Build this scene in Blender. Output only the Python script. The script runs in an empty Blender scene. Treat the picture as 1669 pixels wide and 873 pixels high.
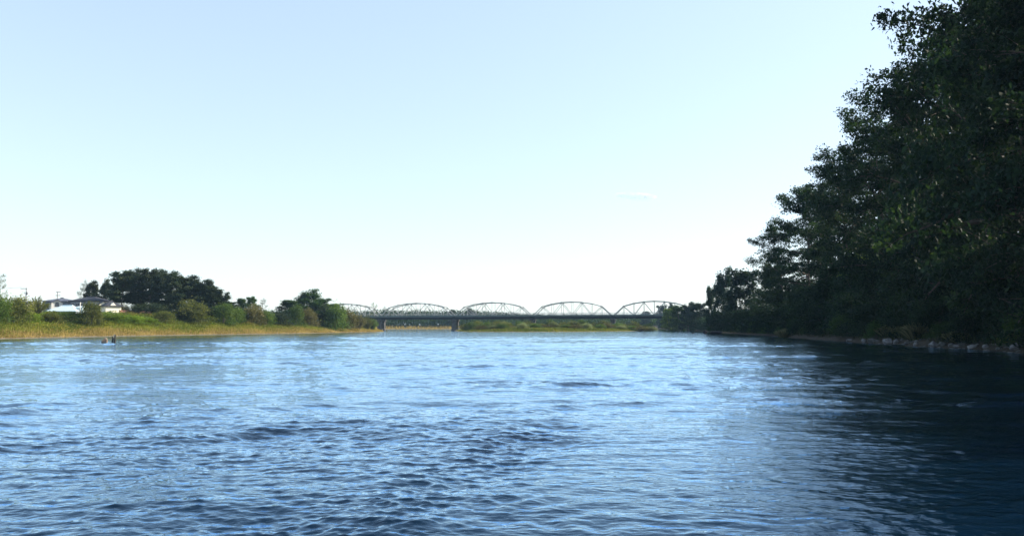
import bpy, math, random
import numpy as np
from mathutils import Vector

sc = bpy.context.scene
COL = sc.collection
R_ = math.radians
rnd = random.Random(7)

# ------------------------------------------------------------------ camera
F, HZ, CAMH = 1298.0, 531.5, 2.2
TH = math.atan((HZ - 436.5) / F)


def at(px, py, D):
    """a point of the place: D metres away along the river, seen under the photo's pixel"""
    a, b = (px - 834.5) / F, (436.5 - py) / F
    k = D / (math.cos(TH) - b * math.sin(TH))
    return Vector((a * k, D, CAMH + (math.sin(TH) + b * math.cos(TH)) * k))


cam = bpy.data.cameras.new('camera')
cam.sensor_width, cam.lens, cam.clip_start, cam.clip_end = 36, F / 1669 * 36, 0.1, 20000
camo = bpy.data.objects.new('camera', cam)
camo.location = (0, 0, CAMH)
camo.rotation_euler = (math.pi / 2 + TH, 0, 0)
COL.objects.link(camo)
sc.camera = camo

# ------------------------------------------------------------------ light
SUN_AZ, SUN_EL = R_(74), R_(30)
S = Vector((math.sin(SUN_AZ) * math.cos(SUN_EL), math.cos(SUN_AZ) * math.cos(SUN_EL), math.sin(SUN_EL)))
sl = bpy.data.lights.new('sun', 'SUN')
sl.energy, sl.angle, sl.color = 2.7, R_(0.5), (1.0, 0.90, 0.74)
so = bpy.data.objects.new('sun', sl)
so.rotation_euler = S.to_track_quat('Z', 'Y').to_euler()
so.location = S * 300
COL.objects.link(so)

w = bpy.data.worlds.new('World')
sc.world = w
w.use_nodes = True
nt = w.node_tree
sky = nt.nodes.new('ShaderNodeTexSky')
sky.sky_type = 'NISHITA'
sky.sun_disc = False
sky.sun_elevation, sky.sun_rotation = SUN_EL, SUN_AZ
sky.air_density, sky.dust_density, sky.ozone_density = 1.0, 0.5, 2.0
bg = nt.nodes['Background']
bg.inputs['Strength'].default_value = 0.15
gm_ = nt.nodes.new('ShaderNodeGamma')      # the bright, low-contrast sky of a phone exposure
gm_.inputs['Gamma'].default_value = 0.47
ti = nt.nodes.new('ShaderNodeMixRGB')
ti.blend_type = 'MULTIPLY'
ti.inputs['Fac'].default_value = 1
ti.inputs['Color2'].default_value = (0.955, 1.01, 1.07, 1)
nt.links.new(sky.outputs[0], gm_.inputs['Color'])
nt.links.new(gm_.outputs[0], ti.inputs['Color1'])
nt.links.new(ti.outputs[0], bg.inputs['Color'])

sc.view_settings.view_transform = 'Standard'
sc.view_settings.look = 'None'
sc.view_settings.gamma = 1
sc.view_settings.exposure = 1.85
sc.render.engine = 'CYCLES'
sc.cycles.use_denoising = True
sc.cycles.max_bounces = 8
sc.cycles.volume_bounces = 3
sc.cycles.transparent_max_bounces = 16


# ------------------------------------------------------------------ materials
def mat(name, col, rough=0.8, noise=None, scale=2.0, spec=0.3, metal=0.0, bump=0.0, bscale=20.0):
    m = bpy.data.materials.new(name)
    m.use_nodes = True
    t = m.node_tree
    b = t.nodes['Principled BSDF']
    b.inputs['Roughness'].default_value = rough
    b.inputs['Specular IOR Level'].default_value = spec
    b.inputs['Metallic'].default_value = metal
    b.inputs['Base Color'].default_value = (*col, 1)
    if noise:
        tc = t.nodes.new('ShaderNodeTexCoord')
        n = t.nodes.new('ShaderNodeTexNoise')
        n.inputs['Scale'].default_value = scale
        n.inputs['Detail'].default_value = 8
        r = t.nodes.new('ShaderNodeValToRGB')
        r.color_ramp.elements[0].position, r.color_ramp.elements[1].position = 0.32, 0.68
        r.color_ramp.elements[0].color = (*col, 1)
        r.color_ramp.elements[1].color = (*noise, 1)
        t.links.new(tc.outputs['Object'], n.inputs['Vector'])
        t.links.new(n.outputs['Fac'], r.inputs['Fac'])
        t.links.new(r.outputs['Color'], b.inputs['Base Color'])
        if bump:
            n2 = t.nodes.new('ShaderNodeTexNoise')
            n2.inputs['Scale'].default_value = bscale
            n2.inputs['Detail'].default_value = 6
            bp = t.nodes.new('ShaderNodeBump')
            bp.inputs['Strength'].default_value = bump
            bp.inputs['Distance'].default_value = 0.05
            t.links.new(tc.outputs['Object'], n2.inputs['Vector'])
            t.links.new(n2.outputs['Fac'], bp.inputs['Height'])
            t.links.new(bp.outputs['Normal'], b.inputs['Normal'])
    return m


def leafmat(name, cols, transl=0.35, rough=0.7, var=0.25):
    """leaf: tone attribute picks the leaf's colour, a translucent share lets the sun through"""
    m = bpy.data.materials.new(name)
    m.use_nodes = True
    t = m.node_tree
    b = t.nodes['Principled BSDF']
    out = t.nodes['Material Output']
    b.inputs['Roughness'].default_value = rough
    b.inputs['Specular IOR Level'].default_value = 0.12
    a = t.nodes.new('ShaderNodeAttribute')
    a.attribute_name = 'tone'
    r = t.nodes.new('ShaderNodeValToRGB')
    els = r.color_ramp.elements
    els[0].color = (*cols[0], 1)
    els[1].color = (*cols[-1], 1)
    for i, c in enumerate(cols[1:-1]):
        e = els.new((i + 1) / (len(cols) - 1))
        e.color = (*c, 1)
    oi = t.nodes.new('ShaderNodeObjectInfo')
    hsv = t.nodes.new('ShaderNodeHueSaturation')
    mr = t.nodes.new('ShaderNodeMapRange')
    mr.inputs['To Min'].default_value, mr.inputs['To Max'].default_value = 1 - var, 1 + var
    t.links.new(oi.outputs['Random'], mr.inputs['Value'])
    t.links.new(mr.outputs['Result'], hsv.inputs['Value'])
    t.links.new(a.outputs['Fac'], r.inputs['Fac'])
    t.links.new(r.outputs['Color'], hsv.inputs['Color'])
    t.links.new(hsv.outputs['Color'], b.inputs['Base Color'])
    tr = t.nodes.new('ShaderNodeBsdfTranslucent')
    ty = t.nodes.new('ShaderNodeMixRGB')      # light that comes through a leaf is yellower
    ty.blend_type = 'MULTIPLY'
    ty.inputs['Fac'].default_value = 1
    ty.inputs['Color2'].default_value = (1.5, 1.6, .6, 1)
    t.links.new(hsv.outputs['Color'], ty.inputs['Color1'])
    t.links.new(ty.outputs[0], tr.inputs['Color'])
    mx = t.nodes.new('ShaderNodeMixShader')
    mx.inputs['Fac'].default_value = transl
    t.links.new(b.outputs[0], mx.inputs[1])
    t.links.new(tr.outputs[0], mx.inputs[2])
    t.links.new(mx.outputs[0], out.inputs['Surface'])
    return m


M = {}
M['bark'] = mat('bark', (0.05, 0.04, 0.032), 0.9, (0.11, 0.09, 0.075), 3)
M['palebark'] = mat('pale_bark', (0.13, 0.115, 0.095), 0.9, (0.22, 0.2, 0.17), 3)
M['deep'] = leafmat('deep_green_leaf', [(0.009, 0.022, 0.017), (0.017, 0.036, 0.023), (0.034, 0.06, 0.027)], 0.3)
M['dark'] = leafmat('dark_evergreen_leaf', [(0.018, 0.033, 0.018), (0.032, 0.05, 0.024), (0.06, 0.07, 0.03)], 0.15)
M['mid'] = leafmat('mid_green_leaf', [(0.03, 0.06, 0.015), (0.075, 0.12, 0.026), (0.15, 0.19, 0.045)], 0.35)
M['olive'] = leafmat('olive_leaf', [(0.05, 0.06, 0.02), (0.11, 0.125, 0.036), (0.21, 0.205, 0.065)], 0.35)
M['brown'] = leafmat('browning_leaf', [(0.06, 0.056, 0.026), (0.11, 0.10, 0.04), (0.19, 0.165, 0.075)], 0.3)
M['bright'] = leafmat('bright_green_leaf', [(0.06, 0.10, 0.012), (0.12, 0.18, 0.02), (0.22, 0.27, 0.04)], 0.4)
M['pale'] = leafmat('pale_willow_leaf', [(0.09, 0.11, 0.06), (0.16, 0.18, 0.10), (0.26, 0.27, 0.17)], 0.4)
M['gold'] = leafmat('sunlit_yellow_leaf', [(0.10, 0.12, 0.02), (0.2, 0.2, 0.04), (0.3, 0.28, 0.06)], 0.5)
M['blue'] = leafmat('haze_blue_leaf', [(0.02, 0.04, 0.035), (0.035, 0.06, 0.05), (0.05, 0.085, 0.065)], 0.15)  # blue of the distant air put into the leaf colour
M['drygrass'] = leafmat('dry_grass_blade', [(0.14, 0.105, 0.035), (0.28, 0.20, 0.08), (0.48, 0.35, 0.17)], 0.35, var=0)
M['greengrass'] = leafmat('green_grass_blade', [(0.08, 0.11, 0.014), (0.18, 0.195, 0.03), (0.32, 0.29, 0.07)], 0.35, var=0)
M['shadegrass'] = leafmat('pale_dry_grass_blade', [(0.10, 0.11, 0.06), (0.17, 0.17, 0.10), (0.26, 0.25, 0.16)], 0.3, var=0)
M['darkgrass'] = leafmat('shaded_grass_blade', [(0.02, 0.03, 0.015), (0.045, 0.06, 0.025), (0.10, 0.10, 0.05)], 0.25, var=0)  # green grass darkened to carry the bank's shade in its colour
M['weed'] = leafmat('weed_leaf', [(0.035, 0.055, 0.012), (0.10, 0.12, 0.022), (0.26, 0.205, 0.055)], 0.35, var=0)
M['forest'] = leafmat('forest_green_leaf', [(0.02, 0.045, 0.018), (0.035, 0.07, 0.022), (0.07, 0.11, 0.035)], 0.3)
M['steel'] = mat('painted_grey_green_steel', (0.27, 0.275, 0.26), 0.55, (0.34, 0.34, 0.325), 0.6, 0.4)
M['deck'] = mat('deck_edge_concrete', (0.08, 0.115, 0.115), 0.8, (0.12, 0.16, 0.155), 0.5)
M['girder'] = mat('shaded_girder_steel', (0.015, 0.02, 0.028), 0.8, (0.025, 0.03, 0.04), 0.7)  # shade under the deck put into the near-black colour
M['concrete'] = mat('weathered_concrete', (0.04, 0.036, 0.036), 0.9, (0.11, 0.10, 0.085), 0.8, bump=0.3, bscale=3)
M['asphalt'] = mat('asphalt', (0.05, 0.05, 0.05), 0.9)
M['rock'] = mat('river_rock', (0.09, 0.095, 0.10), 0.9, (0.23, 0.23, 0.23), 2.5, bump=0.6, bscale=6)
M['greyrock'] = mat('stained_rock', (0.045, 0.05, 0.05), 0.9, (0.14, 0.14, 0.13), 2.5, bump=0.6, bscale=6)
M['brownrock'] = mat('brown_rock', (0.12, 0.085, 0.06), 0.85, (0.26, 0.2, 0.15), 3, bump=0.6, bscale=6)
M['wetrock'] = mat('wet_dark_rock', (0.014, 0.015, 0.018), 0.9, (0.03, 0.03, 0.035), 3, 0.1, bump=0.6, bscale=6)
M['wood'] = mat('wet_dark_timber', (0.022, 0.02, 0.022), 0.8, (0.05, 0.045, 0.04), 4)
M['palewood'] = mat('bleached_timber', (0.55, 0.47, 0.38), 0.8, (0.68, 0.6, 0.5), 5)
M['white'] = mat('white_wall', (0.78, 0.76, 0.70), 0.8, (0.72, 0.70, 0.66), 0.8)
M['cream'] = mat('cream_wall', (0.80, 0.74, 0.60), 0.8, (0.74, 0.69, 0.56), 0.8)
M['greywall'] = mat('grey_wall', (0.15, 0.175, 0.21), 0.8, (0.20, 0.225, 0.26), 0.8)
M['roof'] = mat('dark_roof_tile', (0.028, 0.03, 0.04), 0.8, (0.045, 0.048, 0.06), 1.5)
M['greyroof'] = mat('grey_roof_tile', (0.09, 0.10, 0.13), 0.8, (0.13, 0.14, 0.17), 1.5)
M['cyanroof'] = mat('pale_blue_metal_roof', (0.52, 0.64, 0.68), 0.45, (0.60, 0.71, 0.73), 0.7, 0.5)
M['glass'] = mat('window_glass', (0.04, 0.05, 0.07), 0.1, spec=0.8)
M['frame'] = mat('window_frame', (0.65, 0.65, 0.65), 0.5)
M['rust'] = mat('rusty_brown_wall', (0.19, 0.09, 0.06), 0.9, (0.32, 0.19, 0.13), 1.2)
M['polegrey'] = mat('grey_concrete_pole', (0.30, 0.30, 0.31), 0.8)
M['wire'] = mat('dark_cable', (0.06, 0.06, 0.07), 0.6)


# ------------------------------------------------------------------ mesh helpers
def mesh_np(name, V, Fq, tone=None, smooth=False):
    me = bpy.data.meshes.new(name)
    V = np.asarray(V, np.float32)
    Fq = np.asarray(Fq, np.int32)
    n, k = Fq.shape
    me.vertices.add(len(V))
    me.vertices.foreach_set('co', V.ravel())
    me.loops.add(n * k)
    me.loops.foreach_set('vertex_index', Fq.ravel())
    me.polygons.add(n)
    me.polygons.foreach_set('loop_start', np.arange(0, n * k, k, dtype=np.int32))
    if smooth:
        me.polygons.foreach_set('use_smooth', np.ones(n, bool))
    if tone is not None:
        at_ = me.attributes.new('tone', 'FLOAT', 'FACE')
        at_.data.foreach_set('value', np.asarray(tone, np.float32))
    me.update(calc_edges=True)
    return me


class MB:
    """collects boxes, bars, tubes and prisms for ONE mesh"""

    def __init__(s):
        s.v, s.f = [], []

    def add(s, vs, fs):
        o = len(s.v)
        s.v += [tuple(v) for v in vs]
        s.f += [tuple(i + o for i in f) for f in fs]
        return s

    def box(s, c, d):
        x, y, z = c
        a, b, e = d[0] / 2, d[1] / 2, d[2] / 2
        vs = [(x + i * a, y + j * b, z + k * e) for k in (-1, 1) for j in (-1, 1) for i in (-1, 1)]
        return s.add(vs, [(0, 2, 3, 1), (4, 5, 7, 6), (0, 1, 5, 4), (2, 6, 7, 3), (0, 4, 6, 2), (1, 3, 7, 5)])

    def bar(s, p, q, wd, ht, up=(0, 0, 1)):
        p, q = Vector(p), Vector(q)
        d = (q - p).normalized()
        u = Vector(up)
        sd = d.cross(u)
        if sd.length < 1e-3:
            sd = d.cross(Vector((0, 1, 0)))
        sd.normalize()
        u = sd.cross(d).normalized()
        vs = [e + sd * i * wd / 2 + u * j * ht / 2 for e in (p, q) for j in (-1, 1) for i in (-1, 1)]
        return s.add(vs, [(0, 2, 3, 1), (4, 5, 7, 6), (0, 1, 5, 4), (2, 6, 7, 3), (0, 4, 6, 2), (1, 3, 7, 5)])

    def tube(s, p, q, r0, r1, n=6, cap=False):
        p, q = Vector(p), Vector(q)
        d = (q - p)
        if d.length < 1e-6:
            return s
        d.normalize()
        a = d.orthogonal().normalized()
        b = d.cross(a)
        vs = []
        for e, r in ((p, r0), (q, r1)):
            for i in range(n):
                t = 2 * math.pi * i / n
                vs.append(e + a * math.cos(t) * r + b * math.sin(t) * r)
        fs = [(i, (i + 1) % n, n + (i + 1) % n, n + i) for i in range(n)]
        if cap:
            fs += [tuple(range(n))[::-1], tuple(range(n, 2 * n))]
        return s.add(vs, fs)

    def mesh(s, name):
        me = bpy.data.meshes.new(name)
        me.from_pydata(s.v, [], s.f)
        me.update()
        return me

    def build(s, name, m, parent=None):
        return put(name, s.mesh(name), m, parent)


def put(name, me, m, parent=None):
    o = bpy.data.objects.new(name, me)
    COL.objects.link(o)
    if m is not None:
        if not me.materials:
            me.materials.append(m)
        sl_ = o.material_slots[0]
        sl_.link = 'OBJECT'
        sl_.material = m
    if parent:
        o.parent = parent
    return o


def tag(o, label=None, cat=None, group=None, kind=None):
    if label:
        o['label'] = label
    if cat:
        o['category'] = cat
    if group:
        o['group'] = group
    if kind:
        o['kind'] = kind
    return o


def thing(name, loc, label, cat, rz=0, group=None, scale=(1, 1, 1)):
    o = bpy.data.objects.new(name, None)
    o.empty_display_size = 0.3
    COL.objects.link(o)
    o.location, o.rotation_euler, o.scale = loc, (0, 0, rz), scale
    return tag(o, label, cat, group)


ORD = ('first second third fourth fifth sixth seventh eighth ninth tenth eleventh twelfth thirteenth fourteenth fifteenth '
       'sixteenth seventeenth eighteenth nineteenth twentieth twenty-first twenty-second twenty-third twenty-fourth '
       'twenty-fifth twenty-sixth twenty-seventh twenty-eighth twenty-ninth thirtieth thirty-first thirty-second '
       'thirty-third thirty-fourth thirty-fifth thirty-sixth thirty-seventh thirty-eighth thirty-ninth fortieth').split()

# ------------------------------------------------------------------ terrain
LB = [(-500, -60), (-122, -60), (-108, 0), (-97, 80), (-89, 139), (-87, 178), (-74.5, 220), (-64, 248), (-57, 285),
      (-54, 303), (-52, 320), (-55, 345), (-62, 370), (-78, 425), (-90, 520), (-92, 575), (-30, 590), (60, 600), (140, 640), (900, 640), (900, 6000),
      (-6000, 6000), (-6000, -60)]
RB = [(6000, -3000), (20, -3000), (24, -100), (31, 0), (36, 40), (39.5, 58), (42.2, 67), (44, 75), (44.8, 88), (46, 103), (52.5, 146), (61, 197), (68, 248),
      (80, 330), (91, 408), (104, 520), (112, 630), (120, 660), (6000, 660)]
IS = [(-24, 345), (-19, 322), (-5, 312), (12, 311), (28, 322), (44, 340), (62, 374), (70, 412), (74, 480), (72, 560), (40, 575), (-25, 560), (-34, 480), (-29, 400)]


def sdist(poly, X, Y):
    """distance to the polygon's edge, positive inside"""
    d2 = np.full(X.shape, 1e18)
    ins = np.zeros(X.shape, bool)
    n = len(poly)
    for i in range(n):
        x0, y0 = poly[i]
        x1, y1 = poly[(i + 1) % n]
        dx, dy = x1 - x0, y1 - y0
        t = np.clip(((X - x0) * dx + (Y - y0) * dy) / (dx * dx + dy * dy), 0, 1)
        d2 = np.minimum(d2, (X - x0 - t * dx) ** 2 + (Y - y0 - t * dy) ** 2)
        if y0 != y1:
            c = ((y0 > Y) != (y1 > Y)) & (X < (x1 - x0) * (Y - y0) / (y1 - y0) + x0)
            ins ^= c
    return np.where(ins, 1, -1) * np.sqrt(d2)


def wob(X, Y, s=1.0):
    return (np.sin(X * .31 * s + 1.3) * np.cos(Y * .27 * s + .4) + .6 * np.sin(X * .73 * s + Y * .51 * s) + .4 * np.sin(Y * 1.1 * s - X * .9 * s)) / 2


def ground(X, Y):
    X, Y = np.asarray(X, float), np.asarray(Y, float)
    wd = 0.7 * wob(X, Y, .5) + .4 * wob(X, Y, 1.7)
    dl = sdist(LB, X, Y) + wd
    dr = sdist(RB, X, Y) + wd
    di = sdist(IS, X, Y) + wd * 1.3
    pl = np.interp(Y, [0, 200, 250, 330, 500, 900], [5.0, 5.0, 4.8, 4.0, 3.0, 4.0])
    fl = np.interp(dl, [-30, -4, 0, 3, 10, 18, 26, 60], [-2, -.8, 0, .09, .42, .88, 1.0, 1.0])
    hl = np.where(dl > 0, fl * pl, fl)
    hr = np.interp(dr, [-30, -4, 0, 1.2, 5, 20, 40, 90], [-2.5, -1.2, 0, .6, 1.8, 8.0, 11.0, 12.0])
    hr = np.where(dr > 0, hr * np.interp(Y, [0, 150, 230, 300, 420, 650], [1, 1, .7, .4, .25, .25]), hr)
    hi = np.interp(di, [-30, -4, 0, 6, 20, 40], [-2, -.8, 0, .35, 1.1, 1.5])
    h = np.maximum(np.maximum(hl, hr), hi)
    far = np.sqrt(X * X + Y * Y)
    return h + np.where(h > .3, .12 * wob(X, Y, 1.3) * np.clip(1 - far / 1500, 0, 1), 0)


def gz(x, y):
    return float(ground(np.array([x]), np.array([y]))[0])


def base_D(px, base, lo=60, hi=600, lim=32):
    """how far away the ground is that the photo shows at this pixel"""
    D = np.arange(lo, hi, .5)
    a, b = (px - 834.5) / F, (436.5 - base) / F
    k = D / (math.cos(TH) - b * math.sin(TH))
    zr = CAMH + (math.sin(TH) + b * math.cos(TH)) * k
    g = ground(a * k, D)
    hit = np.where((g >= zr) & (g > .05))[0]
    shore = np.where(g > .05)[0]
    r = float(D[hit[0]]) if len(hit) else 1e9
    return min(r, float(D[shore[0]]) + lim)


def axis(lo, hi, step, far, grow=1.18):
    a = list(np.arange(lo, hi + .1, step))
    s, v = step, hi
    while v < far:
        s *= grow
        v += s
        a.append(v)
    s, v = step, lo
    pre = []
    while v > -far:
        s *= grow
        v -= s
        pre.append(v)
    return np.array(pre[::-1] + a)


xs, ys = axis(-150, 130, 1.6, 6500), axis(20, 420, 2.2, 6500)
GX, GY = np.meshgrid(xs, ys)
GZ = ground(GX, GY)
nx, ny = len(xs), len(ys)
idx = np.arange(nx * ny).reshape(ny, nx)
Fq = np.stack([idx[:-1, :-1], idx[:-1, 1:], idx[1:, 1:], idx[1:, :-1]], -1).reshape(-1, 4)
wooded_ = np.clip((sdist(RB, GX, GY) + 5) / 2, 0, 1)[:-1, :-1].ravel()
gme = mesh_np('ground', np.stack([GX, GY, GZ], -1).reshape(-1, 3), Fq, wooded_, smooth=True)
gm = bpy.data.materials.new('bank_soil')
gm.use_nodes = True
t = gm.node_tree
b = t.nodes['Principled BSDF']
b.inputs['Roughness'].default_value = 0.95
b.inputs['Specular IOR Level'].default_value = 0.15
geo = t.nodes.new('ShaderNodeNewGeometry')
n1 = t.nodes.new('ShaderNodeTexNoise')
n1.inputs['Scale'].default_value, n1.inputs['Detail'].default_value = 0.22, 9
n2 = t.nodes.new('ShaderNodeTexNoise')
n2.inputs['Scale'].default_value, n2.inputs['Detail'].default_value = 2.5, 9
r1 = t.nodes.new('ShaderNodeValToRGB')
e = r1.color_ramp.elements
e[0].position, e[0].color = 0.35, (0.07, 0.075, 0.02, 1)
e[1].position, e[1].color = 0.68, (0.20, 0.16, 0.06, 1)
r2 = t.nodes.new('ShaderNodeValToRGB')
e = r2.color_ramp.elements
e[0].position, e[0].color = 0.3, (0.08, 0.065, 0.045, 1)
e[1].position, e[1].color = 0.7, (0.27, 0.22, 0.15, 1)
sep = t.nodes.new('ShaderNodeSeparateXYZ')
ad = t.nodes.new('ShaderNodeMath')
ad.operation = 'MULTIPLY_ADD'
ad.inputs[1].default_value, ad.inputs[2].default_value = 0.5, -0.25
mr = t.nodes.new('ShaderNodeMapRange')
mr.inputs['From Min'].default_value, mr.inputs['From Max'].default_value = 0.15, 0.75
sm = t.nodes.new('ShaderNodeMath')
sm.operation = 'ADD'
mx = t.nodes.new('ShaderNodeMixRGB')
for n in (n1, n2):
    t.links.new(geo.outputs['Position'], n.inputs['Vector'])
t.links.new(n1.outputs['Fac'], r1.inputs['Fac'])
t.links.new(n2.outputs['Fac'], r2.inputs['Fac'])
t.links.new(geo.outputs['Position'], sep.inputs[0])
t.links.new(n1.outputs['Fac'], ad.inputs[0])
t.links.new(ad.outputs[0], sm.inputs[0])
t.links.new(sep.outputs['Z'], sm.inputs[1])
t.links.new(sm.outputs[0], mr.inputs['Value'])
t.links.new(mr.outputs[0], mx.inputs['Fac'])
t.links.new(r2.outputs[0], mx.inputs[1])
t.links.new(r1.outputs[0], mx.inputs[2])
la_ = t.nodes.new('ShaderNodeAttribute')     # darker ground colours along the wooded bank
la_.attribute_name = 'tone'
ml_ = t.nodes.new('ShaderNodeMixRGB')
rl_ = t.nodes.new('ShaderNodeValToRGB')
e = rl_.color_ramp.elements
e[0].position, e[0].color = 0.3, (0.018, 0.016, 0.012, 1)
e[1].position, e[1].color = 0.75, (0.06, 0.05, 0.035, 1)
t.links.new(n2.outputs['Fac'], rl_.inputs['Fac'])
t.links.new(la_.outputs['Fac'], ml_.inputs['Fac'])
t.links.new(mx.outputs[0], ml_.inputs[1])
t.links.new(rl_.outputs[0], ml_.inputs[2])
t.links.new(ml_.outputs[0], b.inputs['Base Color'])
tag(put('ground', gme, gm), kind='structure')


# ------------------------------------------------------------------ water
def field(seed, N, L, lo, hi, p, ani=0.0):
    """tileable random surface: N samples over L metres, wavelengths lo..hi"""
    rs = np.random.RandomState(seed)
    k1 = np.fft.fftfreq(N, L / N) * 2 * np.pi
    kx, ky = np.meshgrid(k1, k1)
    k = np.sqrt(kx ** 2 + ky ** 2)
    k[0, 0] = 1
    A = k ** (-p) * (k > 2 * np.pi / hi) * np.exp(-(k * lo / 2 / np.pi) ** 2)
    A = A * (1 - ani + ani * (ky / k) ** 2)
    Hk = A * (rs.randn(N, N) + 1j * rs.randn(N, N))
    Hk[0, 0] = 0
    g = lambda q: np.real(np.fft.ifft2(q))
    h = g(Hk)
    sl = math.sqrt((g(1j * kx * Hk) ** 2 + g(1j * ky * Hk) ** 2).mean())
    return [h / sl, g(-1j * kx / k * Hk) / sl, g(-1j * ky / k * Hk) / sl], L, N


def samp(A, L, N, X, Y):
    u, v = (X / L * N) % N, (Y / L * N) % N
    i, j = np.floor(u).astype(int), np.floor(v).astype(int)
    fu, fv = u - i, v - j
    i0, i1, j0, j1 = i % N, (i + 1) % N, j % N, (j + 1) % N
    return (A[j0, i0] * (1 - fu) + A[j0, i1] * fu) * (1 - fv) + (A[j1, i0] * (1 - fu) + A[j1, i1] * fu) * fv


rr = [2.2]
while rr[-1] < 900:
    rr.append(rr[-1] * (1.0042 if rr[-1] < 18 else 1.0062 if rr[-1] < 170 else 1.03))
rr = np.array(rr)
fine = np.arange(-47, 47.01, 0.125)
th = np.radians(np.concatenate([np.arange(-180, -48, 4), fine, np.arange(50, 180, 4)]))
RR, TT = np.meshgrid(rr, th, indexing='ij')
WX, WY = RR * np.sin(TT), RR * np.cos(TT)
f0, L0, N0 = field(2, 512, 83.0, 1.2, 9, 2.2, .5)
f1, L1, N1 = field(3, 1024, 19.0, .08, .6, 1.95, .6)
f2, L2, N2 = field(5, 1024, 9.0, .035, .17, 2.0, .3)
f5, L5, N5 = field(9, 1024, 71.0, .5, 2.6, 2.1, .45)
f3, L3, N3 = field(11, 512, 230.0, 4, 60, 2.0, .6)
f4, L4, N4 = field(12, 512, 97.0, 2, 14, 1.8, .4)
patch = samp(f3[0] / f3[0].std(), L3, N3, WX, WY) * .6 + samp(f4[0] / f4[0].std(), L4, N4, WX * .4, WY) * .75
# calm boil beside the ragged seam that crosses the near water
sm_ = lambda x: 1 / (1 + np.exp(-x))
seam = (WX - (-2.6 + .27 * (WY - 5)))
rag = np.exp(-(seam / 1.0) ** 2) * sm_((18 - WY) / 1.5)
calm = sm_(seam / .5) * sm_((20 - WY) / 2) * sm_((6.5 - seam) / 1.0)
chop = sm_(-seam / .8) * sm_((22 - WY) / 4)
amp = .105 * np.clip(np.exp((.75 * patch - .28) * np.clip((RR - 8) / 40, .2, 1)), .3, 1.9) * np.interp(RR, [0, 14, 45, 120], [1.05, 1.0, .78, .72])
amp = amp * (1 - .5 * calm) * (1 + .3 * chop) + .12 * rag
fade = np.clip((260 - RR) / 150, 0, 1)
fs = np.clip((70 - RR) / 50, .15, 1)
WZ = np.zeros_like(WX)
DX, DY = np.zeros_like(WX), np.zeros_like(WX)
for (f, L, N, g, ang) in ((f0, L0, N0, .28, .0), (f5, L5, N5, np.interp(RR, [7, 16, 30], [.16, .32, .75]), .1), (f1, L1, N1, .8, .3), (f1, L1, N1, .55, -.15), (f2, L2, N2, .75 * fs, -.2)):
    c, s_ = math.cos(ang), math.sin(ang)
    U, V = WX * c - WY * s_, WX * s_ + WY * c
    a = amp * g * fade
    WZ += samp(f[0], L, N, U, V) * a
    dx, dy = samp(f[1], L, N, U, V) * a, samp(f[2], L, N, U, V) * a
    DX += (dx * c + dy * s_)
    DY += (-dx * s_ + dy * c)
rb = np.sqrt((WX - 1.6) ** 2 + ((WY - 8.2) * .8) ** 2)      # slow swirl rings of the boil
rb = rb + .35 * samp(f5[0] / f5[0].std(), L5, N5, WX * .7, WY * .7)
WZ += .0075 * np.sin(rb * 2 * np.pi / .62) * np.exp(-(rb / 3.6) ** 2) * (.35 + .65 * calm)
WX2, WY2 = WX - .95 * DX, WY - .95 * DY
nr, nt_ = RR.shape
idx = np.arange(nr * nt_).reshape(nr, nt_)
idr = np.concatenate([idx, idx[:, :1]], 1)
Fq = np.stack([idr[:-1, :-1], idr[1:, :-1], idr[1:, 1:], idr[:-1, 1:]], -1).reshape(-1, 4)
c0 = nr * nt_
V = np.concatenate([np.stack([WX2, WY2, WZ], -1).reshape(-1, 3), [[0, 0, 0]]])
fan = np.stack([np.full(nt_ // 2, c0), idr[0, 0:nt_ - 1:2][:nt_ // 2], idr[0, 1:nt_:2][:nt_ // 2], idr[0, 2:nt_ + 1:2][:nt_ // 2]], -1)
Fq = np.concatenate([Fq, fan[:, [0, 1, 2, 3]]])
wme = mesh_np('river_water', V, Fq[:, ::-1], smooth=True)
wm = bpy.data.materials.new('river_water')
wm.use_nodes = True
t = wm.node_tree
t.nodes.remove(t.nodes['Principled BSDF'])
out = t.nodes['Material Output']
dif = t.nodes.new('ShaderNodeBsdfDiffuse')
dif.inputs['Color'].default_value = (0.002, 0.011, 0.026, 1)
glo = t.nodes.new('ShaderNodeBsdfGlossy')
glo.inputs['Color'].default_value = (0.63, 0.825, 1.0, 1)
glo.inputs['Roughness'].default_value = 0.03
fre = t.nodes.new('ShaderNodeFresnel')
fre.inputs['IOR'].default_value = 1.42
mxw = t.nodes.new('ShaderNodeMixShader')
fb = t.nodes.new('ShaderNodeMath')
fb.operation, fb.use_clamp = 'MULTIPLY', True
fb.inputs[1].default_value = 2.25
fp = t.nodes.new('ShaderNodeMath')
fp.operation = 'POWER'
fp.inputs[1].default_value = 1.5
t.links.new(fre.outputs[0], fp.inputs[0])
t.links.new(fp.outputs[0], fb.inputs[0])
t.links.new(fb.outputs[0], mxw.inputs[0])
t.links.new(dif.outputs[0], mxw.inputs[1])
t.links.new(glo.outputs[0], mxw.inputs[2])
t.links.new(mxw.outputs[0], out.inputs['Surface'])
geo = t.nodes.new('ShaderNodeNewGeometry')


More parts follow.
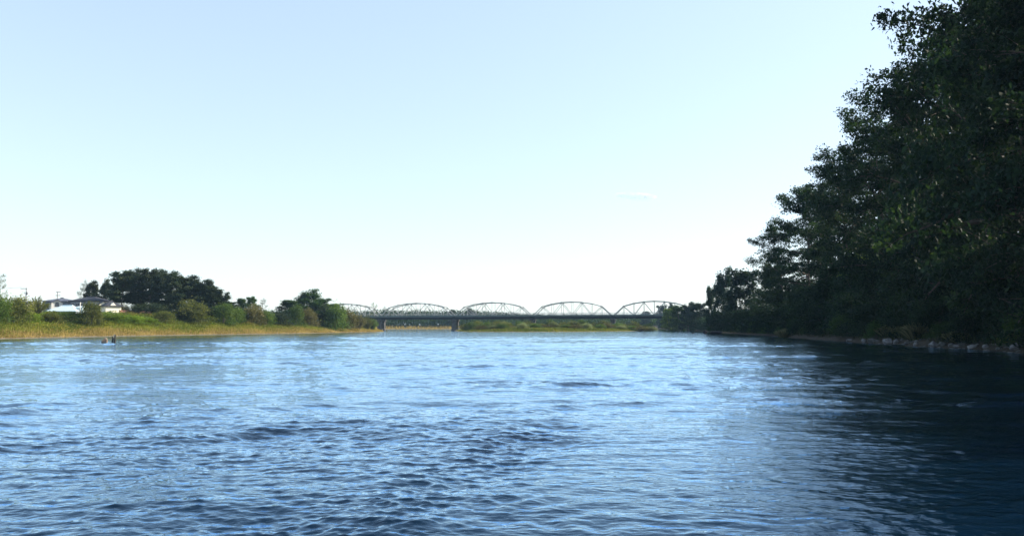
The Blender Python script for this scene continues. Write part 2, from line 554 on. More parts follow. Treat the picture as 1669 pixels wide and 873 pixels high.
def wnoise(scale, stretch, detail, strength, dist, prev):
    mp = t.nodes.new('ShaderNodeMapping')
    mp.inputs['Scale'].default_value = stretch
    n = t.nodes.new('ShaderNodeTexNoise')
    n.inputs['Scale'].default_value, n.inputs['Detail'].default_value = scale, detail
    bp = t.nodes.new('ShaderNodeBump')
    bp.inputs['Strength'].default_value, bp.inputs['Distance'].default_value = strength, dist
    t.links.new(geo.outputs['Position'], mp.inputs['Vector'])
    t.links.new(mp.outputs[0], n.inputs['Vector'])
    t.links.new(n.outputs['Fac'], bp.inputs['Height'])
    if prev:
        t.links.new(prev.outputs[0], bp.inputs['Normal'])
    return bp


bp = wnoise(9.0, (.8, 1.3, 1), 4, 1.0, 0.012, None)
bp = wnoise(1.2, (.6, 1.5, 1), 4, 1.0, 0.05, bp)
for q in (dif, glo, fre):
    t.links.new(bp.outputs[0], q.inputs['Normal'])
tag(put('river_water', wme, wm), kind='structure')


# ------------------------------------------------------------------ foliage
def leafmesh(name, C, size, rs, up=0.3, aspect=0.55, tone=None):
    n = len(C)
    nrm = rs.randn(n, 3)
    nrm[:, 2] = np.abs(nrm[:, 2]) + up * 2
    nrm /= np.linalg.norm(nrm, axis=1)[:, None]
    a = np.cross(nrm, rs.randn(n, 3))
    a /= np.linalg.norm(a, axis=1)[:, None] + 1e-9
    bb = np.cross(nrm, a)
    L = size * (0.6 + .8 * rs.rand(n))[:, None]
    W = L * aspect
    V = np.stack([C - a * L * .5, C - a * L * .05 + bb * W * .5, C + a * L * .5 - nrm * L * .12, C - a * L * .05 - bb * W * .5], 1).reshape(-1, 3)
    Fq = np.arange(4 * n).reshape(n, 4)
    if tone is None:
        tone = rs.rand(n)
    return mesh_np(name, V, Fq, np.clip(tone, 0, 1))


PROTO = {}


def unit(az, el):
    return Vector((math.cos(az) * math.cos(el), math.sin(az) * math.cos(el), math.sin(el)))


def tree_proto(key, seed, H, R, cb, limbs, subs, per, leaf, flat=.45, tr=.35, lowel=5, hiel=62, csd=.55, top=.75, lean=0.04, low=.8, up=.35):
    """tapered trunk, curved limbs, side branches and leaf clumps along them"""
    rs = np.random.RandomState(seed)
    rn = random.Random(seed)
    mb = MB()
    C, T = [], []
    ph = rn.uniform(0, 6)
    path = []
    for i in range(10):
        q = i / 9
        path.append(Vector((lean * H * math.sin(q * 3 + ph) * q, lean * H * math.cos(q * 2.4 + ph) * q, .93 * H * q)))
    rad = lambda q: tr * (1 - .88 * q ** .8) + (tr * .5 * max(0, .08 - q) / .08)

    def tpos(q):
        k = min(q * 9, 8.999)
        i = int(k)
        return path[i].lerp(path[i + 1], k - i)

    for i in range(9):
        mb.tube(path[i], path[i + 1], rad(i / 9), rad((i + 1) / 9), 8)
    for i in range(limbs):
        q = (i + rn.random() * .6) / limbs
        zq = cb + (0.97 - cb) * q
        p = tpos(zq / .96)
        wq = low + (1 - low) * min(1, q / .35) if q < .35 else math.sqrt(max(0.02, 1 - ((q - .35) / top) ** 2 * .9))
        ln = R * wq * (rn.uniform(.5, 1.22) if R > 8 else rn.uniform(.62, 1.12))
        az = i * 2.39996 + rn.uniform(-.5, .5)
        el = R_(lowel + (hiel - lowel) * q ** 1.3 + rn.uniform(-10, 10))
        r0 = rad(zq) * .55 + .02
        pts = [p]
        for s in range(6):
            d = unit(az, el)
            pts.append(pts[-1] + d * ln / 6)
            el += R_(rn.uniform(-9, 7)) - R_(2.5)
            az += rn.uniform(-.16, .16)
        for s in range(6):
            mb.tube(pts[s], pts[s + 1], r0 * (1 - s / 6.6), r0 * (1 - (s + 1) / 6.6), 5)
        for j in range(subs):
            sq = .22 + .78 * (j + rn.random()) / subs
            k = min(sq * 6, 5.999)
            sp = pts[int(k)].lerp(pts[int(k) + 1], k - int(k))
            sl2 = (ln * .38 * (1.15 - sq) + .09 * R) * rn.uniform(.7, 1.3)
            saz = az + (1 if j % 2 else -1) * rn.uniform(.4, 1.25)
            sel = R_(rn.uniform(-14, 30))
            e = sp + unit(saz, sel) * sl2
            mb.tube(sp, e, r0 * .32 * (1.2 - sq) + .012, .01, 4)
            tone = rn.gauss(.45, .18)
            for m in range(3):
                c = sp.lerp(e, (m + 1) / 3 + rn.uniform(-.1, .1))
                n = max(3, int(per * rn.uniform(.5, 1.5)))
                pt = rs.randn(n, 3)
                pt *= (rs.rand(n) ** .45 * 1.75 / np.linalg.norm(pt, axis=1))[:, None]
                pt = pt * np.array([csd, csd, csd * flat]) * rn.uniform(.5, 1.4)
                C.append(pt + np.array(c))
                T.append(np.clip(tone + rs.randn(n) * .16, 0, 1))
    C, T = np.concatenate(C), np.concatenate(T)
    PROTO[key] = (mb.mesh('trunk'), leafmesh('crown', C, leaf, rs, up, .6, T), H, R)


def bush_proto(key, seed, H, R, clumps, per, leaf, csd=.4, stems=7, up=.3):
    """many stems from one root and an uneven dome of leaf clumps"""
    rs = np.random.RandomState(seed)
    rn = random.Random(seed)
    mb = MB()
    C, T = [], []
    lob = [(rn.uniform(0, 6.28), rn.uniform(.15, .75), rn.uniform(.6, 1.0), rn.uniform(.4, .62)) for _ in range(8)]
    tips = []
    for i in range(clumps):
        la, lr, lh, ls = lob[i % 8]
        d = unit(rn.uniform(0, 6.28), math.asin(rn.uniform(-.35, 1)))
        rr_ = ls * rn.uniform(.45, 1.08) ** .6
        x = (lr * math.cos(la) * .55 + d.x * rr_) * R
        y = (lr * math.sin(la) * .55 + d.y * rr_) * R
        z = max(.04, (lh * .62 + d.z * .40 * rn.uniform(.7, 1.1))) * H
        tone = .25 + .25 * (i % 8) / 7 + rn.gauss(.1, .13)
        n = max(3, int(per * rn.uniform(.5, 1.5)))
        C.append(rs.randn(n, 3) * csd * np.array([1, 1, .8]) + np.array((x, y, z)))
        T.append(tone + rs.randn(n) * .15)
        tips.append((x, y, z))
    # low skirt
    for i in range(clumps // 3):
        az, q = rn.uniform(0, 6.28), rn.uniform(.3, .95)
        n = per
        C.append(rs.randn(n, 3) * csd * np.array([1.1, 1.1, .9]) + np.array((math.cos(az) * R * q, math.sin(az) * R * q, H * rn.uniform(.03, .3))))
        T.append(.3 + rs.randn(n) * .18)
    for i in range(stems):
        tx = rn.choice(tips)
        mid = Vector((tx[0] * .35, tx[1] * .35, tx[2] * .5))
        mb.tube((rn.uniform(-.15, .15), rn.uniform(-.15, .15), -.2), mid, .07, .05, 5)
        mb.tube(mid, tx, .05, .015, 5)
    C, T = np.concatenate(C), np.concatenate(T)
    C[:, 2] = np.maximum(C[:, 2], .03)
    PROTO[key] = (mb.mesh('stem'), leafmesh('foliage', C, leaf, rs, up, .6, T), H, R)


def wispy_proto(key, seed, H, R, shoots, per, leaf):
    """upright whippy shoots feathered with thin leaves"""
    rs = np.random.RandomState(seed)
    rn = random.Random(seed)
    mb = MB()
    C, T = [], []
    for i in range(shoots):
        az, q = rn.uniform(0, 6.28), rn.random() ** .6
        e = Vector((math.cos(az) * R * q, math.sin(az) * R * q, H * (1.02 - .45 * q * q) * rn.uniform(.65, 1)))
        m_ = Vector((e.x * .35, e.y * .35, e.z * .5))
        mb.tube((rn.uniform(-.2, .2), rn.uniform(-.2, .2), -.2), m_, .045, .03, 4)
        mb.tube(m_, e, .03, .006, 4)
        ts = rs.rand(per) ** .7
        m_, e = np.array(m_), np.array(e)
        pts = np.where(ts[:, None] < .35, m_ * ts[:, None] / .35, m_ + (e - m_) * ((ts[:, None] - .35) / .65))
        C.append(pts + rs.randn(per, 3) * .055 * H * np.array([1, 1, .8]) * (1.15 - ts[:, None]))
        T.append(rn.gauss(.45, .2) + rs.randn(per) * .15)
    C, T = np.concatenate(C), np.concatenate(T)
    PROTO[key] = (mb.mesh('stem'), leafmesh('foliage', C, leaf, rs, -.2, .4, T), H, R)


for i in range(4):
    tree_proto('big%d' % i, 20 + i, 24, 10, .1 + .03 * (i % 2), 30, 9, (46, 34, 46, 38)[i], .40, .5, .42, -4, 66, .85, .8, .045, .95)
for i in range(3):
    tree_proto('tall%d' % i, 40 + i, 14, 4.6, (.38, .36, .12)[i], (26, 26, 30)[i], 6, (34, 34, 40)[i], .45, .75, .3, 8, 70, .6, .85, .03, .8)
for i in range(3):
    tree_proto('round%d' % i, 50 + i, 10, 4.4, .08, 24, 6, 34, .40, .8, .2, 4, 70, .58, .8, .04, .9)
tree_proto('airy0', 60, 9, 4.0, .3, 13, 5, 7, .26, .7, .16, 25, 75, .4, .8, .05, .8)
tree_proto('airy1', 61, 9, 4.0, .3, 14, 5, 9, .26, .7, .16, 20, 70, .4, .8, .05, .8)
for i in range(4):
    bush_proto('bush%d' % i, 70 + i, 4, 3, 150, 26, .24, .34)
for i in range(3):
    bush_proto('under%d' % i, 80 + i, 7, 4.5, 190, 30, .36, .55, 12)
for i in range(2):
    wispy_proto('wispy%d' % i, 90 + i, 4.5, 2.4, 90, 60, .2)


def plant(key, name, label, cat, x, y, H, R, leaf, group=None, rz=None, z=None, bark='bark', sink=.15):
    tm, cm, H0, R0 = PROTO[key]
    if z is None:
        z = gz(x, y)
    o = thing(name, (x, y, z - sink), label, cat, rnd.uniform(0, 6.28) if rz is None else rz, group, (R / R0, R / R0, H / H0))
    treeish = tm.name.startswith('trunk')
    put('trunk' if treeish else 'stem', tm, M[bark], o)
    put('crown' if treeish else 'foliage', cm, M[leaf], o)
    return o


def plant_px(key, name, label, cat, px, top, D, halfw, leaf, group=None, **kw):
    """px, top, halfw in photo pixels; D metres"""
    p = at(px, HZ, D)
    q = at(px, top, D)
    z = kw.pop('z', None)
    if z is None:
        z = gz(p.x, D)
    return plant(key, name, label, cat, p.x, D, max(.6, q.z - z + .1), halfw * D / F, leaf, group, z=z, **kw)


# ---- wooded bluff on the shaded bank
GB = 'tall trees overhanging the shaded bank'
big = [  # px, top, D, radius m, proto, rz, label
    (1690, -260, 72, 11.5, 0, .5, 'tallest leafy tree on the shaded bluff, cut by the picture corner'),
    (1622, -190, 88, 11.0, 1, 2.0, 'huge dark tree whose topmost bough juts out over the river'),
    (1612, 75, 100, 9.2, 2, 4.0, 'broad dark tree behind the jutting topmost bough, sky showing between its limbs'),
    (1508, 125, 116, 10.8, 3, 1.0, 'wide dark tree on the bluff with bare twigs under its outermost bough'),
    (1444, 208, 138, 10.2, 0, 3.3, 'dark spreading tree below the bough with bare twigs'),
    (1384, 268, 160, 10.2, 1, 5.1, 'dark tree midway down the descending line of crowns on the bluff'),
    (1322, 312, 186, 10.5, 2, .8, 'dark tree with a ragged bough pointing at the open sky near the low cloud'),
    (1278, 378, 214, 9.0, 3, 2.7, 'dark drooping tree beside the bright sky gap at the end of the bluff'),
    (1700, 40, 70, 8, 3, 4.4, 'dark leaning tree right above the nearest boulders of the shaded bank'),
    (1830, -200, 62, 10, 1, .9, 'big tree at the near end of the shaded bank, added unseen for river shade'),  # unseen trees added to shade the river and darken its reflections
    (2050, -300, 50, 9, 2, 2.9, 'big tree next along the shaded bank, added unseen for river shade'),
    (2350, -420, 42, 9, 3, 5.2, 'big tree nearest upstream on the shaded bank, added unseen for river shade'),
    (2900, -600, 34, 9, 0, 1.2, 'big tree almost level with the viewer on the shaded bank, added unseen for river shade'),
    (1640, 60, 108, 10, 0, 1.7, 'dark tree deep in the wood behind the tallest trees'),
    (1560, 150, 128, 10, 1, .3, 'dark tree in the wood with forked pale limbs lit from behind'),
    (1490, 220, 150, 10, 2, 3.9, 'dark tree in the wood behind the one with bare twigs'),
    (1420, 285, 175, 10, 3, 5.5, 'dark tree in the wood where flecks of sun break through'),
    (1365, 330, 200, 10, 0, 2.3, 'dark tree in the wood, lowest of the back row'),
]
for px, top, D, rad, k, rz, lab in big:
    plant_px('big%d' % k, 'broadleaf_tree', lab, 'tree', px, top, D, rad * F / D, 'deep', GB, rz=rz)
for px, top, D, hw, k, m, lab in [
    (1213, 452, 262, 34, 'round0', 'deep', 'round dark tree standing just past the bright sky gap'),
    (1180, 455, 285, 24, 'round1', 'deep', 'upright dark tree last in the row before the low dark bushes'),
    (1160, 476, 300, 13, 'round2', 'deep', 'small dark tree leaning out at the end of the shaded wood'),
    (1245, 462, 250, 24, 'airy0', 'deep', 'thin see-through tree in the bright gap of the shaded wood'),
    (1262, 440, 236, 24, 'round2', 'deep', 'dark tree filling the foot of the bright gap'),
]:
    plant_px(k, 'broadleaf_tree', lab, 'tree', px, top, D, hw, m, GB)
for i, (px, top, D, hw, m) in enumerate([(1137, 499, 372, 20, 'deep'), (1122, 501, 395, 16, 'deep'), (1107, 503, 405, 17, 'forest'), (1091, 508, 412, 15, 'mid')]):
    lab = ['low dark tree at the water past the end of the wood', 'dark tree hiding the far end of the last truss span',
           'sunlit green tree in front of the last truss span', 'rounded green tree beside the last visible bridge panel'][i]
    plant_px('round%d' % (i % 3), 'bank_tree', lab, 'tree', px, top, D, hw, m, 'small trees by the bridge end', z=gz(at(px, HZ, D).x, D))

# understory along the shaded bank
rp = RB[2:16]


def bankpt(D, off):
    ysr = [p[1] for p in rp]
    x = float(np.interp(D, ysr, [p[0] for p in rp]))
    return x + off, D


k = 0
for D, off, H, R in [(52, 5, 6, 4.5), (57, 10, 8, 5), (62, 4.5, 4.5, 3.6), (67, 8, 8, 5), (72, 4, 4, 3.4), (76, 10, 9, 5), (80, 5, 5, 4), (86, 8, 8, 5),
                     (92, 4, 4, 3.5), (96, 10, 9, 5.2), (102, 5, 5, 4), (109, 8, 9, 5.5), (115, 4, 4.5, 4), (121, 9, 9, 5.5), (129, 5, 6, 4.5),
                     (137, 9, 9.5, 5.8), (145, 4.5, 5, 4.5), (154, 8, 9, 6), (163, 4.5, 6, 5), (174, 8, 9, 6), (186, 4, 6, 5), (198, 7, 9, 6),
                     (212, 3.5, 6.5, 5.5), (228, 5, 8, 6), (245, 3, 6.5, 5.5), (263, 4, 7, 6), (285, 3, 6.5, 6), (310, 3, 6, 6), (335, 3, 6, 6), (360, 3, 6, 6)]:
    x, y = bankpt(D, off)
    plant('under%d' % (k % 3), 'shrub', 'shaded dark shrub at the foot of the wooded bluff, %s from the nearest boulder' % ORD[k], 'shrub',
          x, y, H, R, 'deep', 'undergrowth shrubs on the shaded bank')
    k += 1
rs_ = random.Random(77)
D = 54.0
for k in range(30):
    x, y = bankpt(D, 1.9 + rs_.uniform(-.3, .6))
    plant('bush%d' % (k % 4), 'shrub', 'low dark waterside shrub hanging over the shaded waterline, %s from the nearest boulder' % ORD[k], 'shrub',
          x, y, rs_.uniform(1.6, 3.2), rs_.uniform(1.7, 2.8), 'deep' if k % 3 else 'forest', 'waterside shrubs on the shaded bank')
    D += 3.2 + D * .028 * rs_.uniform(.6, 1.5)
for i, (D, off, H, R, m, lab) in enumerate([
    (64, 15, 9, 5, 'deep', 'tall dark thicket high on the slope over the nearest boulders'),
    (82, 16, 11, 6, 'deep', 'tall dark thicket below the jutting topmost bough'),
    (104, 17, 12, 6.5, 'deep', 'tall dark thicket below the forked pale limbs'),
    (126, 17, 12, 7, 'mid', 'sun-flecked green thicket under the tree with bare twigs'),
    (150, 16, 11, 7, 'mid', 'sun-flecked green thicket halfway along the bluff'),
    (178, 15, 10, 7, 'deep', 'tall dark thicket near the far end of the bluff'),
    (205, 13, 9, 7, 'deep', 'tall dark thicket under the drooping tree'),
    (72, 2.2, 1.8, 1.6, 'brown', 'reddish brown dead shrub above the pale dry grass')]):
    x, y = bankpt(D, off)
    plant('under%d' % (i % 3), 'thicket', lab, 'shrub', x, y, H, R, m, 'thickets on the slope')

# ---- sunlit bank: houses' trees, dark grove, bushes
GG = 'tall trees of the dark grove'
for px, top, D, hw, k, m, lab in [
    (197, 441, 236, 25, 'tall0', 'dark', 'dark tree with the thickest trunk, beside the white outbuilding'),
    (219, 439, 242, 20, 'tall1', 'dark', 'dark grove tree next to the thickest trunk, sky below its crown'),
    (242, 438, 238, 21, 'tall0', 'dark', 'dark grove tree with sky gaps all through it'),
    (264, 440, 244, 20, 'tall2', 'dark', 'dark grove tree between the sky gaps and the dense half'),
    (286, 443, 238, 22, 'tall1', 'dark', 'dense dark tree in the middle of the grove'),
    (307, 448, 240, 22, 'tall2', 'dark', 'dense brownish dark tree where the grove top starts to fall'),
    (328, 455, 240, 20, 'tall2', 'dark', 'dense dark tree on the falling side of the grove'),
    (347, 464, 240, 18, 'tall2', 'dark', 'dark tree third from the low end of the grove'),
    (362, 476, 242, 15, 'round1', 'dark', 'dark tree second from the low end of the grove'),
    (374, 487, 244, 11, 'round0', 'dark', 'small dark tree at the low end of the grove'),
]:
    plant_px(k, 'grove_tree', lab, 'tree', px, top + 8, D, hw * 1.2, m, GG)
for px, top, D, hw, k, m, lab in [
    (134, 466, 262, 15, 'airy1', 'dark', 'thin twiggy tree behind the hipped roof'),
    (148, 464, 258, 15, 'tall2', 'dark', 'dark pointed tree behind the hipped roof'),
    (170, 466, 250, 15, 'round1', 'dark', 'round dark tree between the hipped roof and the grove'),
    (-4, 452, 165, 14, 'airy1', 'olive', 'thin tree cut off by the picture edge above the brownish bushes'),
    (392, 490, 262, 13, 'round2', 'forest', 'dark tree just past the low end of the grove'),
    (408, 488, 266, 12, 'round0', 'forest', 'dark tree in the dip between the grove and the pointed tree'),
    (427, 491, 270, 10, 'airy1', 'dark', 'thin dark tree in the dip before the pointed tree'),
    (501, 481, 285, 30, 'round1', 'forest', 'pointed dark green tree, highest between the grove and the bridge'),
    (521, 491, 292, 22, 'round0', 'forest', 'dark green tree on the shoulder of the pointed tree'),
    (541, 499, 300, 21, 'round2', 'forest', 'rounded dark green tree just before the first truss'),
    (470, 493, 278, 25, 'round2', 'forest', 'low dark tree before the foot of the pointed tree'),
]:
    plant_px(k, 'bank_tree', lab, 'tree', px, top, D, hw, m, 'trees on the sunlit bank')
GS = 'bushes along the sunlit bank'
for px, top, D, hw, k, m, lab in [
    (18, 483, 528, 24, 'bush0', 'olive', 'big olive bush beside the picture edge, in front of the first utility pole'),
    (-6, 478, 527, 18, 'bush1', 'mid', 'yellowish green bush cut by the picture edge'),
    (30, 487, 520, 10, 'bush2', 'dark', 'dark bush between the olive bush and the first utility pole'),
    (59, 481, 512, 16, 'wispy0', 'olive', 'feathery shrub in front of the white gabled house'),
    (45, 508, 525, 15, 'bush3', 'bright', 'bright green mound below the feathery shrub'),
    (85, 509, 527, 18, 'bush1', 'olive', 'low olive mound below the pale blue roof'),
    (112, 508, 525, 16, 'bush2', 'mid', 'low green mound below the eave of the pale blue roof'),
    (148, 493, 533, 17, 'bush2', 'olive', 'large dark olive bush in front of the outbuildings'),
    (160, 497, 530, 6, 'wispy1', 'olive', 'upright thin bush against the end wall whitened as sunlit'),
    (185, 509, 527, 20, 'bush0', 'bright', 'bright green creeper mound below the white outbuilding'),
    (215, 513, 527, 20, 'bush3', 'bright', 'bright green creeper mound below the brown wall'),
    (240, 517, 527, 16, 'bush1', 'bright', 'last bright green mound before the dark grove bushes'),
    (268, 507, 527, 16, 'bush2', 'olive', 'low olive bush at the foot of the grove beside the creepers'),
    (245, 493, 512, 26, 'bush3', 'dark', 'dark bush under the gappy trees of the grove'),
    (296, 502, 524, 19, 'bush1', 'dark', 'dark round bush attached to the large sunlit bush'),
    (317, 489, 527, 26, 'bush0', 'olive', 'large sunlit olive bush before the middle of the grove'),
    (364, 495, 528, 18, 'bush2', 'mid', 'sunlit green bush with a rounded top before the low grove end'),
    (384, 500, 528, 13, 'bush3', 'mid', 'smaller sunlit green bush nestled to the rounded one'),
    (410, 497, 529, 19, 'bush1', 'brown', 'pale brownish bush beside the two sunlit green ones'),
    (432, 506, 530, 14, 'bush0', 'mid', 'low green bush next to the pale brownish bush'),
    (456, 508, 531, 18, 'bush3', 'dark', 'dark green low bush before the pointed tree'),
    (483, 498, 532, 11, 'bush2', 'mid', 'narrow bright-edged green bush before the pointed tree'),
    (505, 503, 532, 14, 'bush1', 'brown', 'brownish bush before the shoulder of the pointed tree'),
    (524, 493, 532, 18, 'bush3', 'dark', 'dark bulky bush after the pointed tree'),
    (545, 495, 531, 20, 'bush0', 'mid', 'tall green bush in front of the first truss'),
    (531, 522, 533, 9, 'bush2', 'mid', 'small round bush at the grass edge by the bulky one'),
    (566, 504, 533, 14, 'bush1', 'brown', 'brown leaved bush below the first truss'),
    (584, 508, 534, 11, 'wispy1', 'brown', 'brownish whippy shrub near the end of the sunlit bank'),
    (598, 512, 535.5, 10, 'wispy0', 'olive', 'upright olive shrub beside the whippy one'),
    (607, 516, 537, 8, 'wispy1', 'mid', 'last green shrub hanging over the near edge of the first pier'),
]:
    plant_px(k, 'shrub', lab, 'shrub', px, top, base_D(px, D, lim=32 if px < 540 else 14), hw * 1.4, m, GS)

for px, top, D, hw, k, m, lab in [
    (203, 495, 231, 12, 'bush1', 'brown', 'brownish bush round the thickest trunk of the grove'),
    (226, 489, 250, 17, 'under0', 'dark', 'dark bush behind the brown wall under the gappy crowns'),
    (272, 488, 250, 20, 'under1', 'dark', 'dark bush deep under the middle of the grove'),
]:
    plant_px(k, 'shrub', lab, 'shrub', px, top, D, hw, m, GS)

# ---- beyond the bridge and on the island
GI = 'shrubs on the island before the bridge'
isl = []
rs = random.Random(5)
for i in range(36):
    px = 758 + i * 8.7 + rs.uniform(-3, 3)
    D = (332 if i % 2 else 352) + rs.uniform(-6, 12) + max(0, px - 900) * .28
    top = {0: 524, 1: 522, 2: 521, 3: 523, 4: 525}[i % 5] + rs.uniform(-1.5, 2) + (2 if px > 1000 else 0)
    isl.append((px, top + (4 if i % 2 else 0), D, rs.uniform(11, 17), ('bush%d' % (i % 4)) if i % 3 else 'wispy%d' % (i % 2), ['olive', 'mid', 'olive', 'brown', 'mid', 'pale'][i % 6]))
for i, (px, top, D, hw, k, m) in enumerate(isl):
    plant_px(k, 'shrub', 'shrub on the gravel island below the bridge, %s from the second pier' % ORD[i], 'shrub', px, top, D, hw, m, GI)
GF = 'trees seen beyond the bridge'
for px, top, D, hw, k, m, lab in [
    (611, 499, 520, 11, 'airy0', 'pale', 'pale thin tree between the first two trusses'),
    (628, 505, 560, 9, 'airy1', 'blue', 'dark flat-topped tree behind the end post of the second truss'),
    (738, 508, 600, 9, 'round0', 'dark', 'dark tree behind the second pier top'),
    (768, 507, 620, 13, 'round1', 'dark', 'dark tree behind the first panels of the third truss'),
    (1052, 510, 640, 11, 'round2', 'blue', 'low dark tree behind the middle of the last truss'),
    (1080, 502, 600, 12, 'round0', 'blue', 'bluish tree behind the last truss, beside the green bank trees'),
    (1096, 501, 590, 11, 'round1', 'blue', 'second bluish tree behind the last truss, half hidden by green ones'),
]:
    plant_px(k, 'distant_tree', lab, 'tree', px, top, D, hw, m, GF)

# far wood: one mass beyond the bridge
rs = np.random.RandomState(31)
n = 160000
X = rs.uniform(-330, 330, n)
Yb = np.interp(X, [-330, -92, -30, 60, 140, 330], [560, 585, 600, 612, 660, 700])
dep = rs.rand(n) ** 1.2 * 45
Y = Yb + 3 + dep
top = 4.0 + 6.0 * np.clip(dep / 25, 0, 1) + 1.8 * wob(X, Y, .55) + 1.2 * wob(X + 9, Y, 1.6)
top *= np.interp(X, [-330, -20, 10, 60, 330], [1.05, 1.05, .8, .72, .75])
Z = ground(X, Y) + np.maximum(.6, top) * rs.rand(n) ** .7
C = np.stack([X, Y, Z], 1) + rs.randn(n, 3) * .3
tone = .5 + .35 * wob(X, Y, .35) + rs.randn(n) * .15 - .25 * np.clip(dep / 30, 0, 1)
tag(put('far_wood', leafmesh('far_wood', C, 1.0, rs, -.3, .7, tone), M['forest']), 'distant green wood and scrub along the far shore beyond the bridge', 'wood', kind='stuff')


# ------------------------------------------------------------------ grasses
def blades(name, X, Y, H, wd, rs, tone, lean=.35):
    n = len(X)
    Z = ground(X, Y)
    az = rs.rand(n) * 6.28
    d = np.stack([np.cos(az), np.sin(az), np.zeros(n)], 1)
    la = rs.rand(n) * 6.28
    l = np.stack([np.cos(la), np.sin(la), np.zeros(n)], 1) * (rs.rand(n) * lean * H)[:, None]
    B = np.stack([X, Y, Z - .05], 1)
    upv = np.array([0, 0, 1.0])
    mid = B + l * .35 + upv * (H * .6)[:, None]
    tip = B + l + upv * H[:, None]
    w_ = d * (wd * (0.6 + .8 * rs.rand(n)))[:, None] * .5
    V = np.stack([B - w_, B + w_, mid + w_ * .8, tip, mid - w_ * .8], 1).reshape(-1, 3)
    Fq = np.arange(5 * n).reshape(n, 5)
    return mesh_np(name, V, Fq, np.clip(tone, 0, 1))


def scatter(poly, n, box, dmin, dmax, rs, keep=None):
    X, Y = rs.uniform(box[0], box[1], n), rs.uniform(box[2], box[3], n)
    d = sdist(poly, X, Y) + 0.7 * wob(X, Y, .5) + .4 * wob(X, Y, 1.7)
    ok = (d > dmin) & (d < dmax)
    if keep is not None:
        ok &= keep(X, Y, d, rs)
    return X[ok], Y[ok], d[ok]


rs = np.random.RandomState(8)
X, Y, d = scatter(LB, 420000, (-125, -50, 120, 345), .5, 14, rs)
zone = d + 2.2 * wob(X, Y, .45) + rs.randn(len(X)) * 1.5
dry = zone < 5.2
H = np.clip(.3 + .1 * d[dry], .3, .75) * (.6 + .7 * rs.rand(dry.sum()))
tone = .45 + .3 * wob(X[dry], Y[dry], .8) + rs.randn(dry.sum()) * .2
tag(put('dry_grass', blades('dry_grass', X[dry], Y[dry], H, .08, rs, tone), M['drygrass']),
    'tan dry grass along the waterline of the sunlit bank', 'grass', kind='stuff')
g = ~dry
H = (.35 + .5 * rs.rand(g.sum())) * (1 + .5 * wob(X[g], Y[g], .6))
tone = .45 + .35 * wob(X[g] + 4, Y[g], .5) + rs.randn(g.sum()) * .2
tag(put('green_grass', blades('green_grass', X[g], Y[g], H, .10, rs, tone), M['greengrass']),
    'yellow green tall grass above the tan strip of the sunlit bank', 'grass', kind='stuff')
X, Y, d = scatter(LB, 330000, (-140, -50, 120, 345), 3.2, 24, rs)
hh = np.clip(.5 + 1.0 * wob(X, Y, .42) + .6 * wob(X, Y, 1.2), .05, 2.2) * np.clip((d - 2) / 5, .3, 1)
C = np.stack([X, Y, ground(X, Y) + hh * rs.rand(len(X)) ** .5], 1)
tone = .42 + .5 * wob(X + 3, Y, .5) + .3 * wob(X, Y + 5, 1.4) + rs.randn(len(X)) * .16
tag(put('bank_weeds', leafmesh('bank_weeds', C, .26, rs, .1, .6, tone), M['weed']),
    'olive and straw coloured weeds on the slope of the sunlit bank', 'weeds', kind='stuff')
# creeper leaves over the levee top
X, Y, d = scatter(LB, 260000, (-190, -50, 120, 340), 9, 34, rs, lambda X, Y, d, r: r.rand(len(X)) < .75)
hh = np.clip(.5 + .8 * wob(X, Y, .5) + .5 * wob(X, Y, 1.3), .05, 2)
C = np.stack([X, Y, ground(X, Y) + hh * rs.rand(len(X)) ** .5], 1)
tone = .45 + .4 * wob(X + 7, Y, .4) + rs.randn(len(X)) * .15
tag(put('ground_creeper', leafmesh('ground_creeper', C, .32, rs, .4, .75, tone), M['bright']),
    'bright green creepers covering the levee below the houses', 'ground cover', kind='stuff')
# island grass
X, Y, d = scatter(IS, 150000, (-40, 80, 300, 470), 1.5, 60, rs)
H = np.clip(.25 + .06 * d, .2, .8) * (.6 + .7 * rs.rand(len(X)))
tone = .45 + .3 * wob(X, Y, .4) + rs.randn(len(X)) * .2
tag(put('island_grass', blades('island_grass', X, Y, H, .22, rs, tone), M['weed']),
    'olive and tan grass covering the low island in front of the bridge', 'grass', kind='stuff')
# far shore grass strip left of the bridge and behind
X, Y, d = scatter(LB, 60000, (-110, 60, 330, 640), .8, 10, rs)
H = np.clip(.3 + .2 * d, .2, 1.6) * (.6 + .7 * rs.rand(len(X)))
tag(put('shore_grass', blades('shore_grass', X, Y, H, .4, rs, .5 + rs.randn(len(X)) * .25), M['drygrass']),
    'tan grass on the far shore below the bridge deck', 'grass', kind='stuff')
# shaded bank grass
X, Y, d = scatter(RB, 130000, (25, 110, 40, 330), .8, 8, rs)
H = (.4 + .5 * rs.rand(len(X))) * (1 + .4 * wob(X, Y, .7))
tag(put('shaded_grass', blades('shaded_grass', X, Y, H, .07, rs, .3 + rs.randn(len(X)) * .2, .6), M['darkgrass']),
    'rough grass in shade along the boulder lined bank', 'grass', kind='stuff')


